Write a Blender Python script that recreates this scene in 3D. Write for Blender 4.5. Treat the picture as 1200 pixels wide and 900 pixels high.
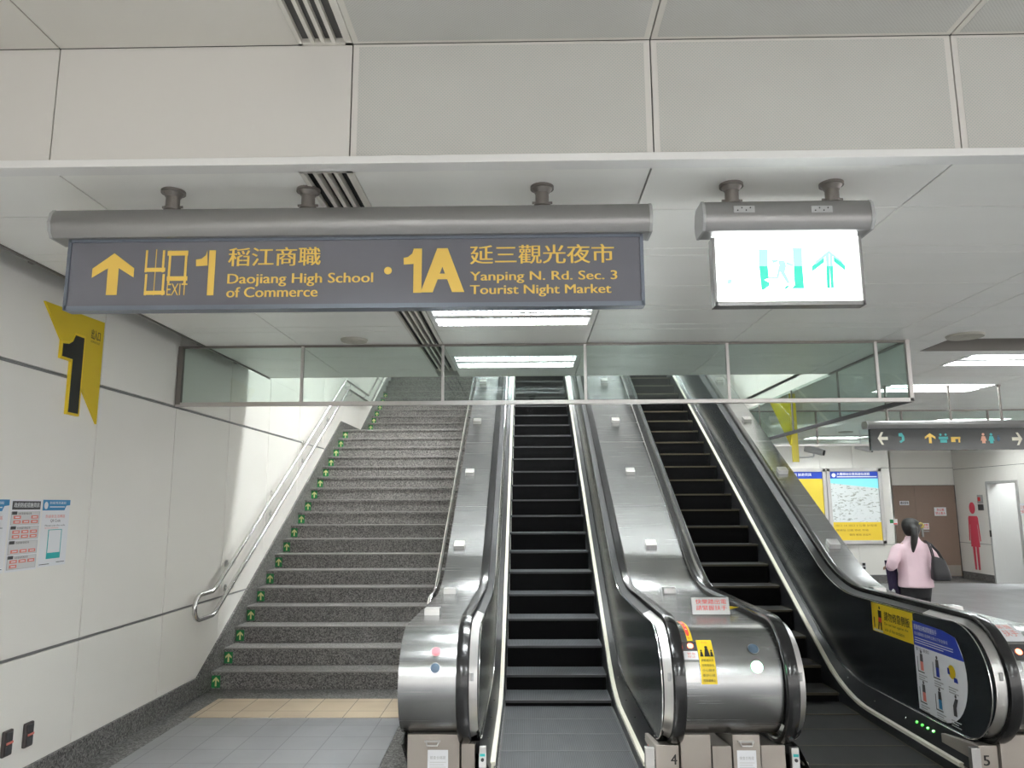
import bpy, bmesh, math, random
from mathutils import Vector, Matrix
random.seed(7)
C = bpy.context.scene
for o in list(bpy.data.objects): bpy.data.objects.remove(o)
col = C.collection
PI = math.pi
# ------------------------------------------------------------------ camera
CAMH = 1.72
YAW, PITCH, ROLL, FOC = math.radians(1.0667), math.radians(9.1784), math.radians(-0.249), 881.9
cy, sy, cp, sp, cr, sr = math.cos(YAW), math.sin(YAW), math.cos(PITCH), math.sin(PITCH), math.cos(ROLL), math.sin(ROLL)
FW = Vector((-sy*cp, cy*cp, sp)); R0 = Vector((cy, sy, 0)); U0 = R0.cross(FW)
RT = cr*R0 + sr*U0; UP = -sr*R0 + cr*U0
cam = bpy.data.cameras.new('camera'); cam.sensor_fit = 'HORIZONTAL'; cam.sensor_width = 36; cam.lens = FOC/1200*36
cam.clip_start = 0.05; cam.clip_end = 200
co = bpy.data.objects.new('camera', cam); col.objects.link(co)
co.matrix_world = Matrix(((RT.x, UP.x, -FW.x, 0), (RT.y, UP.y, -FW.y, 0), (RT.z, UP.z, -FW.z, CAMH), (0, 0, 0, 1)))
C.camera = co
# ------------------------------------------------------------------ world and exposure
w = bpy.data.worlds.new('world'); C.world = w; w.use_nodes = True
w.node_tree.nodes['Background'].inputs[0].default_value = (1.0, 0.985, 0.96, 1)
w.node_tree.nodes['Background'].inputs[1].default_value = 0.85
C.view_settings.view_transform = 'Standard'; C.view_settings.look = 'None'
C.view_settings.gamma = 1; C.view_settings.use_curve_mapping = False
C.view_settings.exposure = 1.5
TUBE = 56.0          # strength of the fluorescent tubes
SIGN_LIT = 1.5       # strength of the lit exit sign

# points on real planes of the place, from a sight line measured in the photograph
def ray(x, y): return FW*FOC + RT*(x-600) - UP*(y-450)
def onX(x, y, X): d = ray(x, y); t = X/d.x; return Vector((X, d.y*t, CAMH+d.z*t))
def onY(x, y, Y): d = ray(x, y); t = Y/d.y; return Vector((d.x*t, Y, CAMH+d.z*t))
def onZ(x, y, Z): d = ray(x, y); t = (Z-CAMH)/d.z; return Vector((d.x*t, d.y*t, Z))

# ------------------------------------------------------------------ materials
def nodes(name):
    m = bpy.data.materials.new(name); m.use_nodes = True
    return m, m.node_tree.nodes, m.node_tree.links, m.node_tree.nodes['Principled BSDF']
def mat(name, c, rough=0.5, metal=0.0, emit=None, es=0.0, noise=0.0, nscale=8.0, spec=0.5, coat=0.0):
    m, N, L, b = nodes(name)
    b.inputs['Base Color'].default_value = (*c, 1); b.inputs['Roughness'].default_value = rough
    b.inputs['Metallic'].default_value = metal; b.inputs['Specular IOR Level'].default_value = spec
    b.inputs['Coat Weight'].default_value = coat; b.inputs['Coat Roughness'].default_value = 0.08
    if emit: b.inputs['Emission Color'].default_value = (*emit, 1); b.inputs['Emission Strength'].default_value = es
    if noise:
        tc = N.new('ShaderNodeTexCoord'); n = N.new('ShaderNodeTexNoise'); n.inputs['Scale'].default_value = nscale; n.inputs['Detail'].default_value = 4
        L.new(tc.outputs['Object'], n.inputs['Vector'])
        mx = N.new('ShaderNodeMixRGB'); mx.blend_type = 'MIX'
        mx.inputs[1].default_value = (*[v*(1-noise) for v in c], 1); mx.inputs[2].default_value = (*[min(1, v*(1+noise)) for v in c], 1)
        L.new(n.outputs['Fac'], mx.inputs[0]); L.new(mx.outputs[0], b.inputs['Base Color'])
    return m
def granite(name, dark, light, scale=90.0, rough=0.45):
    m, N, L, b = nodes(name); b.inputs['Roughness'].default_value = rough
    tc = N.new('ShaderNodeTexCoord'); v = N.new('ShaderNodeTexVoronoi'); v.inputs['Scale'].default_value = scale
    n = N.new('ShaderNodeTexNoise'); n.inputs['Scale'].default_value = scale*1.3; n.inputs['Detail'].default_value = 3
    big = N.new('ShaderNodeTexNoise'); big.inputs['Scale'].default_value = 2.5
    for t in (v, n, big): L.new(tc.outputs['Object'], t.inputs['Vector'])
    sv = N.new('ShaderNodeSeparateColor'); L.new(v.outputs['Color'], sv.inputs[0])
    ad = N.new('ShaderNodeMath'); ad.operation = 'MULTIPLY'; L.new(sv.outputs[0], ad.inputs[0]); L.new(n.outputs['Fac'], ad.inputs[1])
    ramp = N.new('ShaderNodeValToRGB'); e = ramp.color_ramp.elements
    e[0].position = 0.05; e[0].color = (*dark, 1); e[1].position = 0.55; e[1].color = (*light, 1)
    L.new(ad.outputs[0], ramp.inputs[0])
    mx = N.new('ShaderNodeMixRGB'); mx.blend_type = 'MULTIPLY'; mx.inputs[0].default_value = 0.35
    L.new(ramp.outputs[0], mx.inputs[1]); L.new(big.outputs['Fac'], mx.inputs[2]); L.new(mx.outputs[0], b.inputs['Base Color'])
    return m
def tiles(name, c1, c2, joint, size, rough=0.35, offset=0.0):
    m, N, L, b = nodes(name); b.inputs['Roughness'].default_value = rough
    tc = N.new('ShaderNodeTexCoord'); mp = N.new('ShaderNodeMapping'); L.new(tc.outputs['Object'], mp.inputs[0])
    br = N.new('ShaderNodeTexBrick'); br.offset = offset; br.inputs['Scale'].default_value = 1
    br.inputs['Brick Width'].default_value = size; br.inputs['Row Height'].default_value = size; br.inputs['Mortar Size'].default_value = 0.004
    br.inputs['Color1'].default_value = (*c1, 1); br.inputs['Color2'].default_value = (*c2, 1); br.inputs['Mortar'].default_value = (*joint, 1)
    L.new(mp.outputs[0], br.inputs['Vector'])
    n = N.new('ShaderNodeTexNoise'); n.inputs['Scale'].default_value = 1.7; n.inputs['Detail'].default_value = 5; L.new(tc.outputs['Object'], n.inputs['Vector'])
    mx = N.new('ShaderNodeMixRGB'); mx.blend_type = 'OVERLAY'; mx.inputs[0].default_value = 0.35
    L.new(br.outputs['Color'], mx.inputs[1]); L.new(n.outputs['Fac'], mx.inputs[2]); L.new(mx.outputs[0], b.inputs['Base Color'])
    return m
def brushed(name, c, rough, stretch=(1.5, 160, 160), amount=0.12, wear=0.0):
    m, N, L, b = nodes(name); b.inputs['Metallic'].default_value = 1.0
    tc = N.new('ShaderNodeTexCoord'); mp = N.new('ShaderNodeMapping'); mp.inputs['Scale'].default_value = stretch
    L.new(tc.outputs['Object'], mp.inputs[0])
    n = N.new('ShaderNodeTexNoise'); n.inputs['Scale'].default_value = 1.0; n.inputs['Detail'].default_value = 3; L.new(mp.outputs[0], n.inputs['Vector'])
    mr = N.new('ShaderNodeMapRange'); mr.inputs['To Min'].default_value = rough-amount; mr.inputs['To Max'].default_value = rough+amount
    L.new(n.outputs['Fac'], mr.inputs['Value']); L.new(mr.outputs[0], b.inputs['Roughness'])
    n2 = N.new('ShaderNodeTexNoise'); n2.inputs['Scale'].default_value = 3.0; n2.inputs['Detail'].default_value = 4; L.new(tc.outputs['Object'], n2.inputs['Vector'])
    mx = N.new('ShaderNodeMixRGB'); mx.inputs[1].default_value = (*[v*0.85 for v in c], 1); mx.inputs[2].default_value = (*[min(1, v*1.08) for v in c], 1)
    L.new(n2.outputs['Fac'], mx.inputs[0]); L.new(mx.outputs[0], b.inputs['Base Color'])
    bp = N.new('ShaderNodeBump'); bp.inputs['Strength'].default_value = 0.02; bp.inputs['Distance'].default_value = 0.002
    L.new(n.outputs['Fac'], bp.inputs['Height']); L.new(bp.outputs[0], b.inputs['Normal'])
    return m
def dotted(name, c, hole, pitch, axes=('X', 'Z')):
    m, N, L, b = nodes(name); b.inputs['Roughness'].default_value = 0.55
    tc = N.new('ShaderNodeTexCoord'); s = N.new('ShaderNodeSeparateXYZ'); L.new(tc.outputs['Object'], s.inputs[0])
    outs = []
    for a in axes:
        k = N.new('ShaderNodeMath'); k.operation = 'MULTIPLY'; k.inputs[1].default_value = 2*PI/pitch; L.new(s.outputs[a], k.inputs[0])
        q = N.new('ShaderNodeMath'); q.operation = 'SINE'; L.new(k.outputs[0], q.inputs[0]); outs.append(q)
    mu = N.new('ShaderNodeMath'); mu.operation = 'MULTIPLY'; L.new(outs[0].outputs[0], mu.inputs[0]); L.new(outs[1].outputs[0], mu.inputs[1])
    ramp = N.new('ShaderNodeValToRGB'); e = ramp.color_ramp.elements
    e[0].position = 0.25; e[0].color = (*c, 1); e[1].position = 0.5; e[1].color = (*hole, 1)
    L.new(mu.outputs[0], ramp.inputs[0])
    n = N.new('ShaderNodeTexNoise'); n.inputs['Scale'].default_value = 3; n.inputs['Detail'].default_value = 5; L.new(tc.outputs['Object'], n.inputs['Vector'])
    mx = N.new('ShaderNodeMixRGB'); mx.blend_type = 'MULTIPLY'; mx.inputs[0].default_value = 0.12
    L.new(ramp.outputs[0], mx.inputs[1]); L.new(n.outputs['Fac'], mx.inputs[2]); L.new(mx.outputs[0], b.inputs['Base Color'])
    return m
def grooved(name, c, dirt, pitch, rough=0.45, axis='X'):
    m, N, L, b = nodes(name); b.inputs['Roughness'].default_value = 0.6; b.inputs['Specular IOR Level'].default_value = 0.25
    tc = N.new('ShaderNodeTexCoord'); s = N.new('ShaderNodeSeparateXYZ'); L.new(tc.outputs['Object'], s.inputs[0])
    k = N.new('ShaderNodeMath'); k.operation = 'MULTIPLY'; k.inputs[1].default_value = 2*PI/pitch; L.new(s.outputs[axis], k.inputs[0])
    q = N.new('ShaderNodeMath'); q.operation = 'SINE'; L.new(k.outputs[0], q.inputs[0])
    mr = N.new('ShaderNodeMapRange'); mr.inputs['From Min'].default_value = -1; L.new(q.outputs[0], mr.inputs['Value'])
    mp = N.new('ShaderNodeMapping'); mp.inputs['Scale'].default_value = (9, 2, 2); L.new(tc.outputs['Object'], mp.inputs[0])
    n = N.new('ShaderNodeTexNoise'); n.inputs['Scale'].default_value = 1; n.inputs['Detail'].default_value = 5; L.new(mp.outputs[0], n.inputs['Vector'])
    mx = N.new('ShaderNodeMixRGB'); mx.inputs[1].default_value = (*c, 1); mx.inputs[2].default_value = (*dirt, 1); L.new(n.outputs['Fac'], mx.inputs[0])
    m2 = N.new('ShaderNodeMixRGB'); m2.blend_type = 'MULTIPLY'; m2.inputs[0].default_value = 0.7
    L.new(mx.outputs[0], m2.inputs[1]); L.new(mr.outputs[0], m2.inputs[2]); L.new(m2.outputs[0], b.inputs['Base Color'])
    return m
def streaked(name, c, rough=0.4, amount=0.05):
    m, N, L, b = nodes(name); b.inputs['Roughness'].default_value = rough
    tc = N.new('ShaderNodeTexCoord'); mp = N.new('ShaderNodeMapping'); mp.inputs['Scale'].default_value = (0.5, 4, 1); L.new(tc.outputs['Object'], mp.inputs[0])
    n = N.new('ShaderNodeTexNoise'); n.inputs['Scale'].default_value = 1.2; n.inputs['Detail'].default_value = 6; L.new(mp.outputs[0], n.inputs['Vector'])
    mx = N.new('ShaderNodeMixRGB'); mx.inputs[1].default_value = (*[v*(1-amount) for v in c], 1); mx.inputs[2].default_value = (*[min(1, v*(1+amount)) for v in c], 1)
    L.new(n.outputs['Fac'], mx.inputs[0]); L.new(mx.outputs[0], b.inputs['Base Color'])
    return m
def glass(name, tint, mix):
    m = bpy.data.materials.new(name); m.use_nodes = True; N = m.node_tree.nodes; L = m.node_tree.links; N.clear()
    out = N.new('ShaderNodeOutputMaterial'); tr = N.new('ShaderNodeBsdfTransparent'); gl = N.new('ShaderNodeBsdfGlossy'); ms = N.new('ShaderNodeMixShader')
    tr.inputs[0].default_value = (*tint, 1); gl.inputs['Roughness'].default_value = 0.02; gl.inputs[0].default_value = (0.9, 1, 0.96, 1)
    fr = N.new('ShaderNodeFresnel'); fr.inputs[0].default_value = 1.35
    ad = N.new('ShaderNodeMath'); ad.operation = 'ADD'; ad.inputs[1].default_value = mix; L.new(fr.outputs[0], ad.inputs[0])
    ge = N.new('ShaderNodeNewGeometry'); iv = N.new('ShaderNodeMath'); iv.operation = 'SUBTRACT'; iv.inputs[0].default_value = 1.0; L.new(ge.outputs['Backfacing'], iv.inputs[1])
    mu = N.new('ShaderNodeMath'); mu.operation = 'MULTIPLY'; L.new(ad.outputs[0], mu.inputs[0]); L.new(iv.outputs[0], mu.inputs[1])
    L.new(mu.outputs[0], ms.inputs[0]); L.new(tr.outputs[0], ms.inputs[1]); L.new(gl.outputs[0], ms.inputs[2]); L.new(ms.outputs[0], out.inputs[0])
    return m
M = {}
M['wall'] = mat('cream enamel panel', (0.80, 0.78, 0.735), 0.30, noise=0.025, nscale=1.5)
M['joint'] = mat('dark panel joint', (0.10, 0.097, 0.094), 0.6)
M['groove'] = mat('grey metal groove', (0.30, 0.30, 0.30), 0.4, 0.6)
M['fascia'] = mat('warm white fascia panel', (0.68, 0.655, 0.615), 0.30, noise=0.02, nscale=1.2)
M['perf'] = dotted('perforated fascia panel', (0.60, 0.58, 0.54), (0.46, 0.50, 0.47), 0.014)
M['perfc'] = dotted('perforated ceiling panel', (0.64, 0.63, 0.59), (0.52, 0.51, 0.48), 0.014, ('X', 'Y'))
M['ceil'] = streaked('off white ceiling panel', (0.88, 0.87, 0.83), 0.35)
M['ceil2'] = streaked('warm ceiling panel', (0.72, 0.69, 0.63), 0.4, 0.03)
M['lip'] = mat('white painted metal lip', (0.80, 0.79, 0.77), 0.3)
M['slot'] = mat('black slot', (0.012, 0.012, 0.012), 0.7)
M['granite'] = granite('dark granite', (0.05, 0.048, 0.046), (0.34, 0.33, 0.32))
M['stair'] = granite('stair granite', (0.075, 0.071, 0.068), (0.40, 0.38, 0.365), 110)
M['stepedge'] = mat('worn granite edge', (0.26, 0.25, 0.24), 0.5)
M['tile'] = tiles('grey floor tile', (0.265, 0.268, 0.28), (0.295, 0.30, 0.312), (0.165, 0.165, 0.17), 0.30, 0.32)
M['tactile'] = tiles('beige tactile tile', (0.52, 0.41, 0.29), (0.56, 0.45, 0.32), (0.22, 0.18, 0.14), 0.305, 0.5)
M['steel'] = brushed('brushed stainless cladding', (0.41, 0.415, 0.415), 0.26, amount=0.04)
M['steelsat'] = brushed('satin stainless', (0.55, 0.54, 0.53), 0.38)
M['chrome'] = mat('polished stainless tube', (0.70, 0.69, 0.68), 0.16, 1.0)
M['rail'] = mat('satin rail', (0.55, 0.53, 0.51), 0.32, 1.0)
M['brownpost'] = mat('dull brown steel', (0.22, 0.20, 0.185), 0.35, 0.8)
M['handrail'] = mat('black rubber handrail', (0.012, 0.012, 0.013), 0.22, coat=0.3)
M['panel'] = mat('charcoal balustrade panel', (0.030, 0.036, 0.041), 0.26, 0.3, noise=0.15, nscale=2)
M['darkband'] = mat('black band as dark reflection', (0.02, 0.021, 0.023), 0.6)  # black stands in for the dark reflection in the stainless band
M['inner'] = mat('black inner deck', (0.022, 0.023, 0.025), 0.3)
M['strip'] = mat('cream guard strip', (0.72, 0.69, 0.58), 0.35)
M['tread'] = grooved('grooved step metal', (0.042, 0.045, 0.049), (0.095, 0.10, 0.108), 0.012)
M['treaddark'] = grooved('dark grooved step metal', (0.02, 0.02, 0.02), (0.045, 0.045, 0.045), 0.012)
M['riser'] = mat('black step riser', (0.003, 0.003, 0.0033), 0.7, spec=0.08)
M['nose'] = mat('grey light-catching step edge', (0.05, 0.05, 0.053), 0.6)  # grey line stands for light caught on the step cleats
M['nosey'] = mat('faded yellow step edge', (0.04, 0.032, 0.014), 0.6)
M['pedestal'] = mat('grey beige pedestal panel', (0.40, 0.36, 0.32), 0.35, 0.5, noise=0.06, nscale=6)
M['black'] = mat('black paint', (0.012, 0.012, 0.012), 0.45)
M['darkgrey'] = mat('dark grey plastic', (0.06, 0.06, 0.065), 0.5)
M['grey'] = mat('grey paint', (0.40, 0.40, 0.40), 0.5)
M['ltgrey'] = mat('light grey paint', (0.62, 0.62, 0.62), 0.5)
M['doorframe'] = mat('grey door frame paint', (0.45, 0.45, 0.44), 0.45)
M['white'] = mat('white print', (0.80, 0.80, 0.80), 0.5)
M['paper'] = mat('white paper', (0.76, 0.77, 0.80), 0.6)
M['housing'] = mat('silver grey sign housing', (0.28, 0.275, 0.27), 0.32, 0.55)
M['signface'] = mat('slate grey sign face', (0.15, 0.15, 0.175), 0.10, coat=0.6)
M['signframe'] = mat('blue grey sign frame', (0.16, 0.18, 0.22), 0.35, 0.3)
M['signyellow'] = mat('amber lettering', (0.84, 0.56, 0.11), 0.35)
M['yellow'] = mat('yellow vinyl', (0.78, 0.56, 0.02), 0.4)
M['flagyellow'] = mat('flag yellow', (0.66, 0.48, 0.015), 0.4)
M['transyellow'] = mat('deep yellow acrylic', (0.50, 0.42, 0.02), 0.15)
M['mustard'] = mat('brass mustard', (0.5, 0.4, 0.1), 0.4)
M['red'] = mat('red print', (0.72, 0.05, 0.05), 0.45)
M['salmon'] = mat('faded red print', (0.75, 0.22, 0.18), 0.5)
M['pink'] = mat('coral pink pictogram vinyl', (0.75, 0.07, 0.12), 0.45)
M['blue'] = mat('blue print', (0.02, 0.05, 0.42), 0.4)
M['skyblue'] = mat('cyan blue print', (0.04, 0.25, 0.50), 0.45)
M['teal'] = mat('teal print', (0.03, 0.42, 0.42), 0.45)
M['green'] = mat('green vinyl', (0.01, 0.20, 0.05), 0.4)
M['paleyellow'] = mat('pale yellow arrow', (0.70, 0.68, 0.30), 0.4)
M['door'] = mat('brown metal door', (0.25, 0.175, 0.135), 0.4, noise=0.05)
M['tube'] = mat('lit fluorescent tube', (1, 1, 1), 0.3, emit=(0.96, 1.0, 0.99), es=TUBE)
M['tubehall'] = mat('softer fluorescent tube', (1, 1, 1), 0.3, emit=(0.96, 1.0, 0.99), es=TUBE*0.36)
M['tubewell'] = mat('stronger added well tube', (1, 1, 1), 0.3, emit=(0.96, 1.0, 0.99), es=TUBE*2.4)  # brighter tubes for the unseen lamps added in the stair well
M['reflector'] = mat('louvre aluminium', (0.40, 0.42, 0.43), 0.25, 0.8)
M['louvre'] = mat('louvre fin', (0.30, 0.31, 0.32), 0.4, 0.6)
M['wellceil'] = mat('grey well ceiling', (0.34, 0.35, 0.35), 0.5)
M['exitwhite'] = mat('lit exit sign face', (1, 1, 1), 0.3, emit=(0.95, 1.0, 0.99), es=SIGN_LIT)
M['exitgreen'] = mat('lit green print', (0.02, 0.25, 0.2), 0.4, emit=(0.06, 0.62, 0.45), es=0.42)
M['exitglare'] = mat('green print paled by glare', (0.1, 0.4, 0.35), 0.4, emit=(0.45, 0.95, 0.85), es=0.42)  # paler copy of the green, overexposure glare put into the colour
M['greenlamp'] = mat('lit green lamp', (0.3, 1, 0.5), 0.3, emit=(0.25, 1.0, 0.5), es=6.0)
M['redled'] = mat('lit red led', (1, 0.1, 0.05), 0.3, emit=(1.0, 0.12, 0.05), es=6.0)
M['greenled'] = mat('lit green led', (0.05, 0.5, 0.05), 0.3, emit=(0.05, 0.45, 0.04), es=1.0)
M['lamplens'] = mat('unlit blue grey lens', (0.10, 0.15, 0.21), 0.25)
M['redlens'] = mat('unlit red ring', (0.68, 0.22, 0.26), 0.3)
M['mapwhite'] = None
M['mapyellow'] = mat('backlit map yellow', (0.7, 0.5, 0.03), 0.3, emit=(0.86, 0.62, 0.03), es=0.10)
M['mapyellow2'] = mat('backlit poster yellow', (0.7, 0.55, 0.05), 0.3, emit=(0.82, 0.62, 0.05), es=0.10)
M['mapblue'] = mat('backlit blue header', (0.01, 0.05, 0.4), 0.3, emit=(0.01, 0.06, 0.55), es=0.12)
M['mapsea'] = mat('backlit sea blue', (0.2, 0.7, 0.8), 0.3, emit=(0.35, 0.82, 0.92), es=0.12)
M['mapwhiteplain'] = mat('backlit white lettering', (0.8, 0.8, 0.8), 0.3, emit=(0.9, 0.95, 1.0), es=0.12)
def mapmat():
    m, N, L, b = nodes('backlit street map print')
    tc = N.new('ShaderNodeTexCoord'); n = N.new('ShaderNodeTexNoise'); n.inputs['Scale'].default_value = 14; n.inputs['Detail'].default_value = 6
    mp = N.new('ShaderNodeMapping'); mp.inputs['Scale'].default_value = (1, 1, 2.2); L.new(tc.outputs['Object'], mp.inputs[0]); L.new(mp.outputs[0], n.inputs['Vector'])
    r = N.new('ShaderNodeValToRGB'); e = r.color_ramp.elements
    e[0].position = 0.36; e[0].color = (0.33, 0.36, 0.33, 1); e[1].position = 0.46; e[1].color = (0.66, 0.70, 0.70, 1)
    L.new(n.outputs['Fac'], r.inputs[0]); L.new(r.outputs[0], b.inputs['Base Color']); L.new(r.outputs[0], b.inputs['Emission Color'])
    b.inputs['Emission Strength'].default_value = 0.10
    return m
M['mapwhite'] = mapmat()
M['glass'] = glass('greenish clear glass', (0.83, 0.885, 0.865), 0.035)
M['skin'] = mat('skin', (0.55, 0.36, 0.27), 0.5)
M['hair'] = mat('black hair', (0.012, 0.010, 0.010), 0.45)
M['jacket'] = mat('pale pink jacket cloth', (0.78, 0.58, 0.64), 0.8, noise=0.06, nscale=10)
M['trousers'] = mat('black trouser cloth', (0.012, 0.012, 0.014), 0.8)
M['coat'] = mat('dark purple cloth', (0.028, 0.018, 0.055), 0.8)
M['bag'] = mat('black leather', (0.018, 0.017, 0.020), 0.45)
M['socket'] = mat('dark bronze plastic', (0.055, 0.045, 0.045), 0.4)
M['speaker'] = mat('beige grille', (0.46, 0.44, 0.38), 0.6)

# ------------------------------------------------------------------ mesh builder
class MB:
    def __init__(s): s.v = []; s.f = []; s.m = []
    def face(s, pts, m=0):
        i = len(s.v); s.v += [Vector(p) for p in pts]; s.f.append(list(range(i, i+len(pts)))); s.m.append(m)
    def box(s, x0, x1, y0, y1, z0, z1, m=0):
        i = len(s.v)
        s.v += [Vector(p) for p in ((x0,y0,z0),(x1,y0,z0),(x1,y1,z0),(x0,y1,z0),(x0,y0,z1),(x1,y0,z1),(x1,y1,z1),(x0,y1,z1))]
        for q in ((0,3,2,1),(4,5,6,7),(0,1,5,4),(1,2,6,5),(2,3,7,6),(3,0,4,7)): s.f.append([i+k for k in q]); s.m.append(m)
        return s
    def prism(s, pts, vec, m=0):
        """closed outline (3-D points) pushed along vec"""
        i = len(s.v); n = len(pts); vec = Vector(vec)
        s.v += [Vector(p) for p in pts] + [Vector(p)+vec for p in pts]
        s.f.append([i+k for k in range(n)][::-1]); s.m.append(m); s.f.append([i+n+k for k in range(n)]); s.m.append(m)
        for k in range(n): s.f.append([i+k, i+(k+1) % n, i+n+(k+1) % n, i+n+k]); s.m.append(m)
        return s
    def yz(s, pts, x0, x1, m=0): return s.prism([(x0, a, b) for a, b in pts], (x1-x0, 0, 0), m)
    def xz(s, pts, y0, y1, m=0): return s.prism([(a, y0, b) for a, b in pts], (0, y1-y0, 0), m)
    def xy(s, pts, z0, z1, m=0): return s.prism([(a, b, z0) for a, b in pts], (0, 0, z1-z0), m)
    def cyl(s, p0, p1, r, n=16, m=0, r1=None):
        p0 = Vector(p0); p1 = Vector(p1); d = (p1-p0).normalized(); a = d.orthogonal().normalized(); b = d.cross(a); r1 = r if r1 is None else r1
        i = len(s.v)
        for p, q in ((p0, r), (p1, r1)):
            for k in range(n): t = 2*PI*k/n; s.v.append(p + a*q*math.cos(t) + b*q*math.sin(t))
        s.f.append([i+k for k in range(n)][::-1]); s.m.append(m); s.f.append([i+n+k for k in range(n)]); s.m.append(m)
        for k in range(n): s.f.append([i+k, i+(k+1) % n, i+n+(k+1) % n, i+n+k]); s.m.append(m)
        return s
    def tube(s, pts, r, n=10, m=0, caps=True):
        pts = [Vector(p) for p in pts]; i0 = len(s.v); a = None
        for k, p in enumerate(pts):
            d = (pts[min(k+1, len(pts)-1)] - pts[max(k-1, 0)]).normalized()
            if a is None: a = d.orthogonal().normalized()
            a = (a - d*a.dot(d)).normalized(); b = d.cross(a)
            for j in range(n): t = 2*PI*j/n; s.v.append(p + a*r*math.cos(t) + b*r*math.sin(t))
        for k in range(len(pts)-1):
            for j in range(n): s.f.append([i0+k*n+j, i0+k*n+(j+1) % n, i0+(k+1)*n+(j+1) % n, i0+(k+1)*n+j]); s.m.append(m)
        if caps:
            s.f.append([i0+j for j in range(n)][::-1]); s.m.append(m); s.f.append([i0+(len(pts)-1)*n+j for j in range(n)]); s.m.append(m)
        return s
    def build(s, name, mats, parent=None, smooth=False, bevel=0.0, origin=None, auto=True):
        if not isinstance(mats, (list, tuple)): mats = [mats]
        me = bpy.data.meshes.new(name)
        off = Vector(parent['_b']) if parent is not None else (Vector(origin) if origin is not None else Vector((0, 0, 0)))
        me.from_pydata([v-off for v in s.v], [], s.f)
        for m in mats: me.materials.append(m)
        for p, k in zip(me.polygons, s.m): p.material_index = k
        bm = bmesh.new(); bm.from_mesh(me); bmesh.ops.remove_doubles(bm, verts=bm.verts, dist=1e-5); bmesh.ops.recalc_face_normals(bm, faces=bm.faces); bm.to_mesh(me); bm.free()
        if smooth:
            for p in me.polygons: p.use_smooth = True
            try: me.set_sharp_from_angle(angle=math.radians(40))
            except Exception: pass
        o = bpy.data.objects.new(name, me); col.objects.link(o)
        if bevel:
            b = o.modifiers.new('bevel', 'BEVEL'); b.width = bevel; b.segments = 2; b.limit_method = 'ANGLE'; b.angle_limit = math.radians(40)
        o['_b'] = tuple(off)
        if parent is not None: o.parent = parent
        else: o.location = off
        return o
def thing(name, label, cat, loc, group=None):
    o = bpy.data.objects.new(name, None); o.empty_display_size = 0.1; col.objects.link(o); o.location = loc; o['_b'] = tuple(loc)
    return tag(o, label, cat, group)
def tag(o, label, cat, group=None):
    o['label'] = label; o['category'] = cat
    if group: o['group'] = group
    return o
def struct(o): o['kind'] = 'structure'; return o
def solo(mb, name, mats, label, cat, group=None, **k):
    c = sum(mb.v, Vector((0, 0, 0)))/len(mb.v); z = min(v.z for v in mb.v)
    return tag(mb.build(name, mats, origin=(c.x, c.y, z), **k), label, cat, group)

# lettering: a text curve turned to a mesh, fitted into a rectangle of a surface given by a mapping (u, v) -> point
def textmesh(body, weight=0.0):
    cu = bpy.data.curves.new('lettering', 'FONT'); cu.body = body; cu.size = 1.0; cu.offset = weight; cu.resolution_u = 3; cu.fill_mode = 'FRONT'
    cu.align_x = 'CENTER'; cu.space_line = 1.15
    o = bpy.data.objects.new('lettering', cu); col.objects.link(o)
    dg = bpy.context.evaluated_depsgraph_get(); me = bpy.data.meshes.new_from_object(o.evaluated_get(dg))
    vs = [v.co.copy() for v in me.vertices]; fs = [list(p.vertices) for p in me.polygons]
    bpy.data.objects.remove(o); bpy.data.curves.remove(cu); bpy.data.meshes.remove(me)
    return vs, fs
def layered(mb, fn, pts):
    """points of a printed shape, each shape lifted a hair more than the one before it"""
    mb.layer = getattr(mb, 'layer', 0)+1
    q = [Vector(fn(*p)) for p in pts]
    if len(q) < 3: return q
    a = Vector(fn(pts[0][0], pts[0][1])); b_ = Vector(fn(pts[0][0]+.01, pts[0][1])); c_ = Vector(fn(pts[0][0], pts[0][1]+.01))
    n = (b_-a).cross(c_-a); n.normalize()
    mid = sum(q, Vector())/len(q); eye = Vector((0, 0, CAMH))
    if n.dot(Vector((0, 0, 1.6))-mid) < 0: n = -n
    return [v+n*mb.layer*.00003 for v in q]
def lettering(mb, body, fn, u0, u1, v0, v1, weight=0.012, m=0, keep=False):
    vs, fs = textmesh(body, 0.0)
    if not vs: return
    a0 = min(v.x for v in vs); a1 = max(v.x for v in vs); b0 = min(v.y for v in vs); b1 = max(v.y for v in vs)
    k_ = weight*abs(v1-v0)/max(1e-6, (b1-b0))*1.0
    for dx in ((-k_, 0, k_) if weight > .011 else (0,)):
        q = layered(mb, fn, [(u0+(v.x-a0)/(a1-a0)*(u1-u0)+dx*(1 if u1 > u0 else -1), v0+(v.y-b0)/(b1-b0)*(v1-v0)) for v in vs])
        i = len(mb.v); mb.v += q
        for f in fs: mb.f.append([i+k for k in f]); mb.m.append(m)
def flat(mb, fn, pts, m=0): mb.face(layered(mb, fn, pts), m)
def rect(mb, fn, u0, u1, v0, v1, m=0): flat(mb, fn, [(u0, v0), (u1, v0), (u1, v1), (u0, v1)], m)
def disc(mb, fn, u, v, r, m=0, n=20, k=1.0): flat(mb, fn, [(u+r*math.cos(2*PI*i/n), v+k*r*math.sin(2*PI*i/n)) for i in range(n)], m)
def faceY(Y): return lambda u, v: (u, Y, v)                 # surface facing the hall (-Y)
def wallXl(X): return lambda u, v: (X, u, v)                # left wall, seen from +X: u runs along +Y to the right
def wallXr(X): return lambda u, v: (X, u, v)                # right-hand surface seen from -X: u = Y (runs right to left)
UPARROW = [(-.5, .42), (-.5, .12), (-.14, .50), (-.14, -.5), (.14, -.5), (.14, .50), (.5, .12), (.5, .42), (0, 1.0)]
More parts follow.
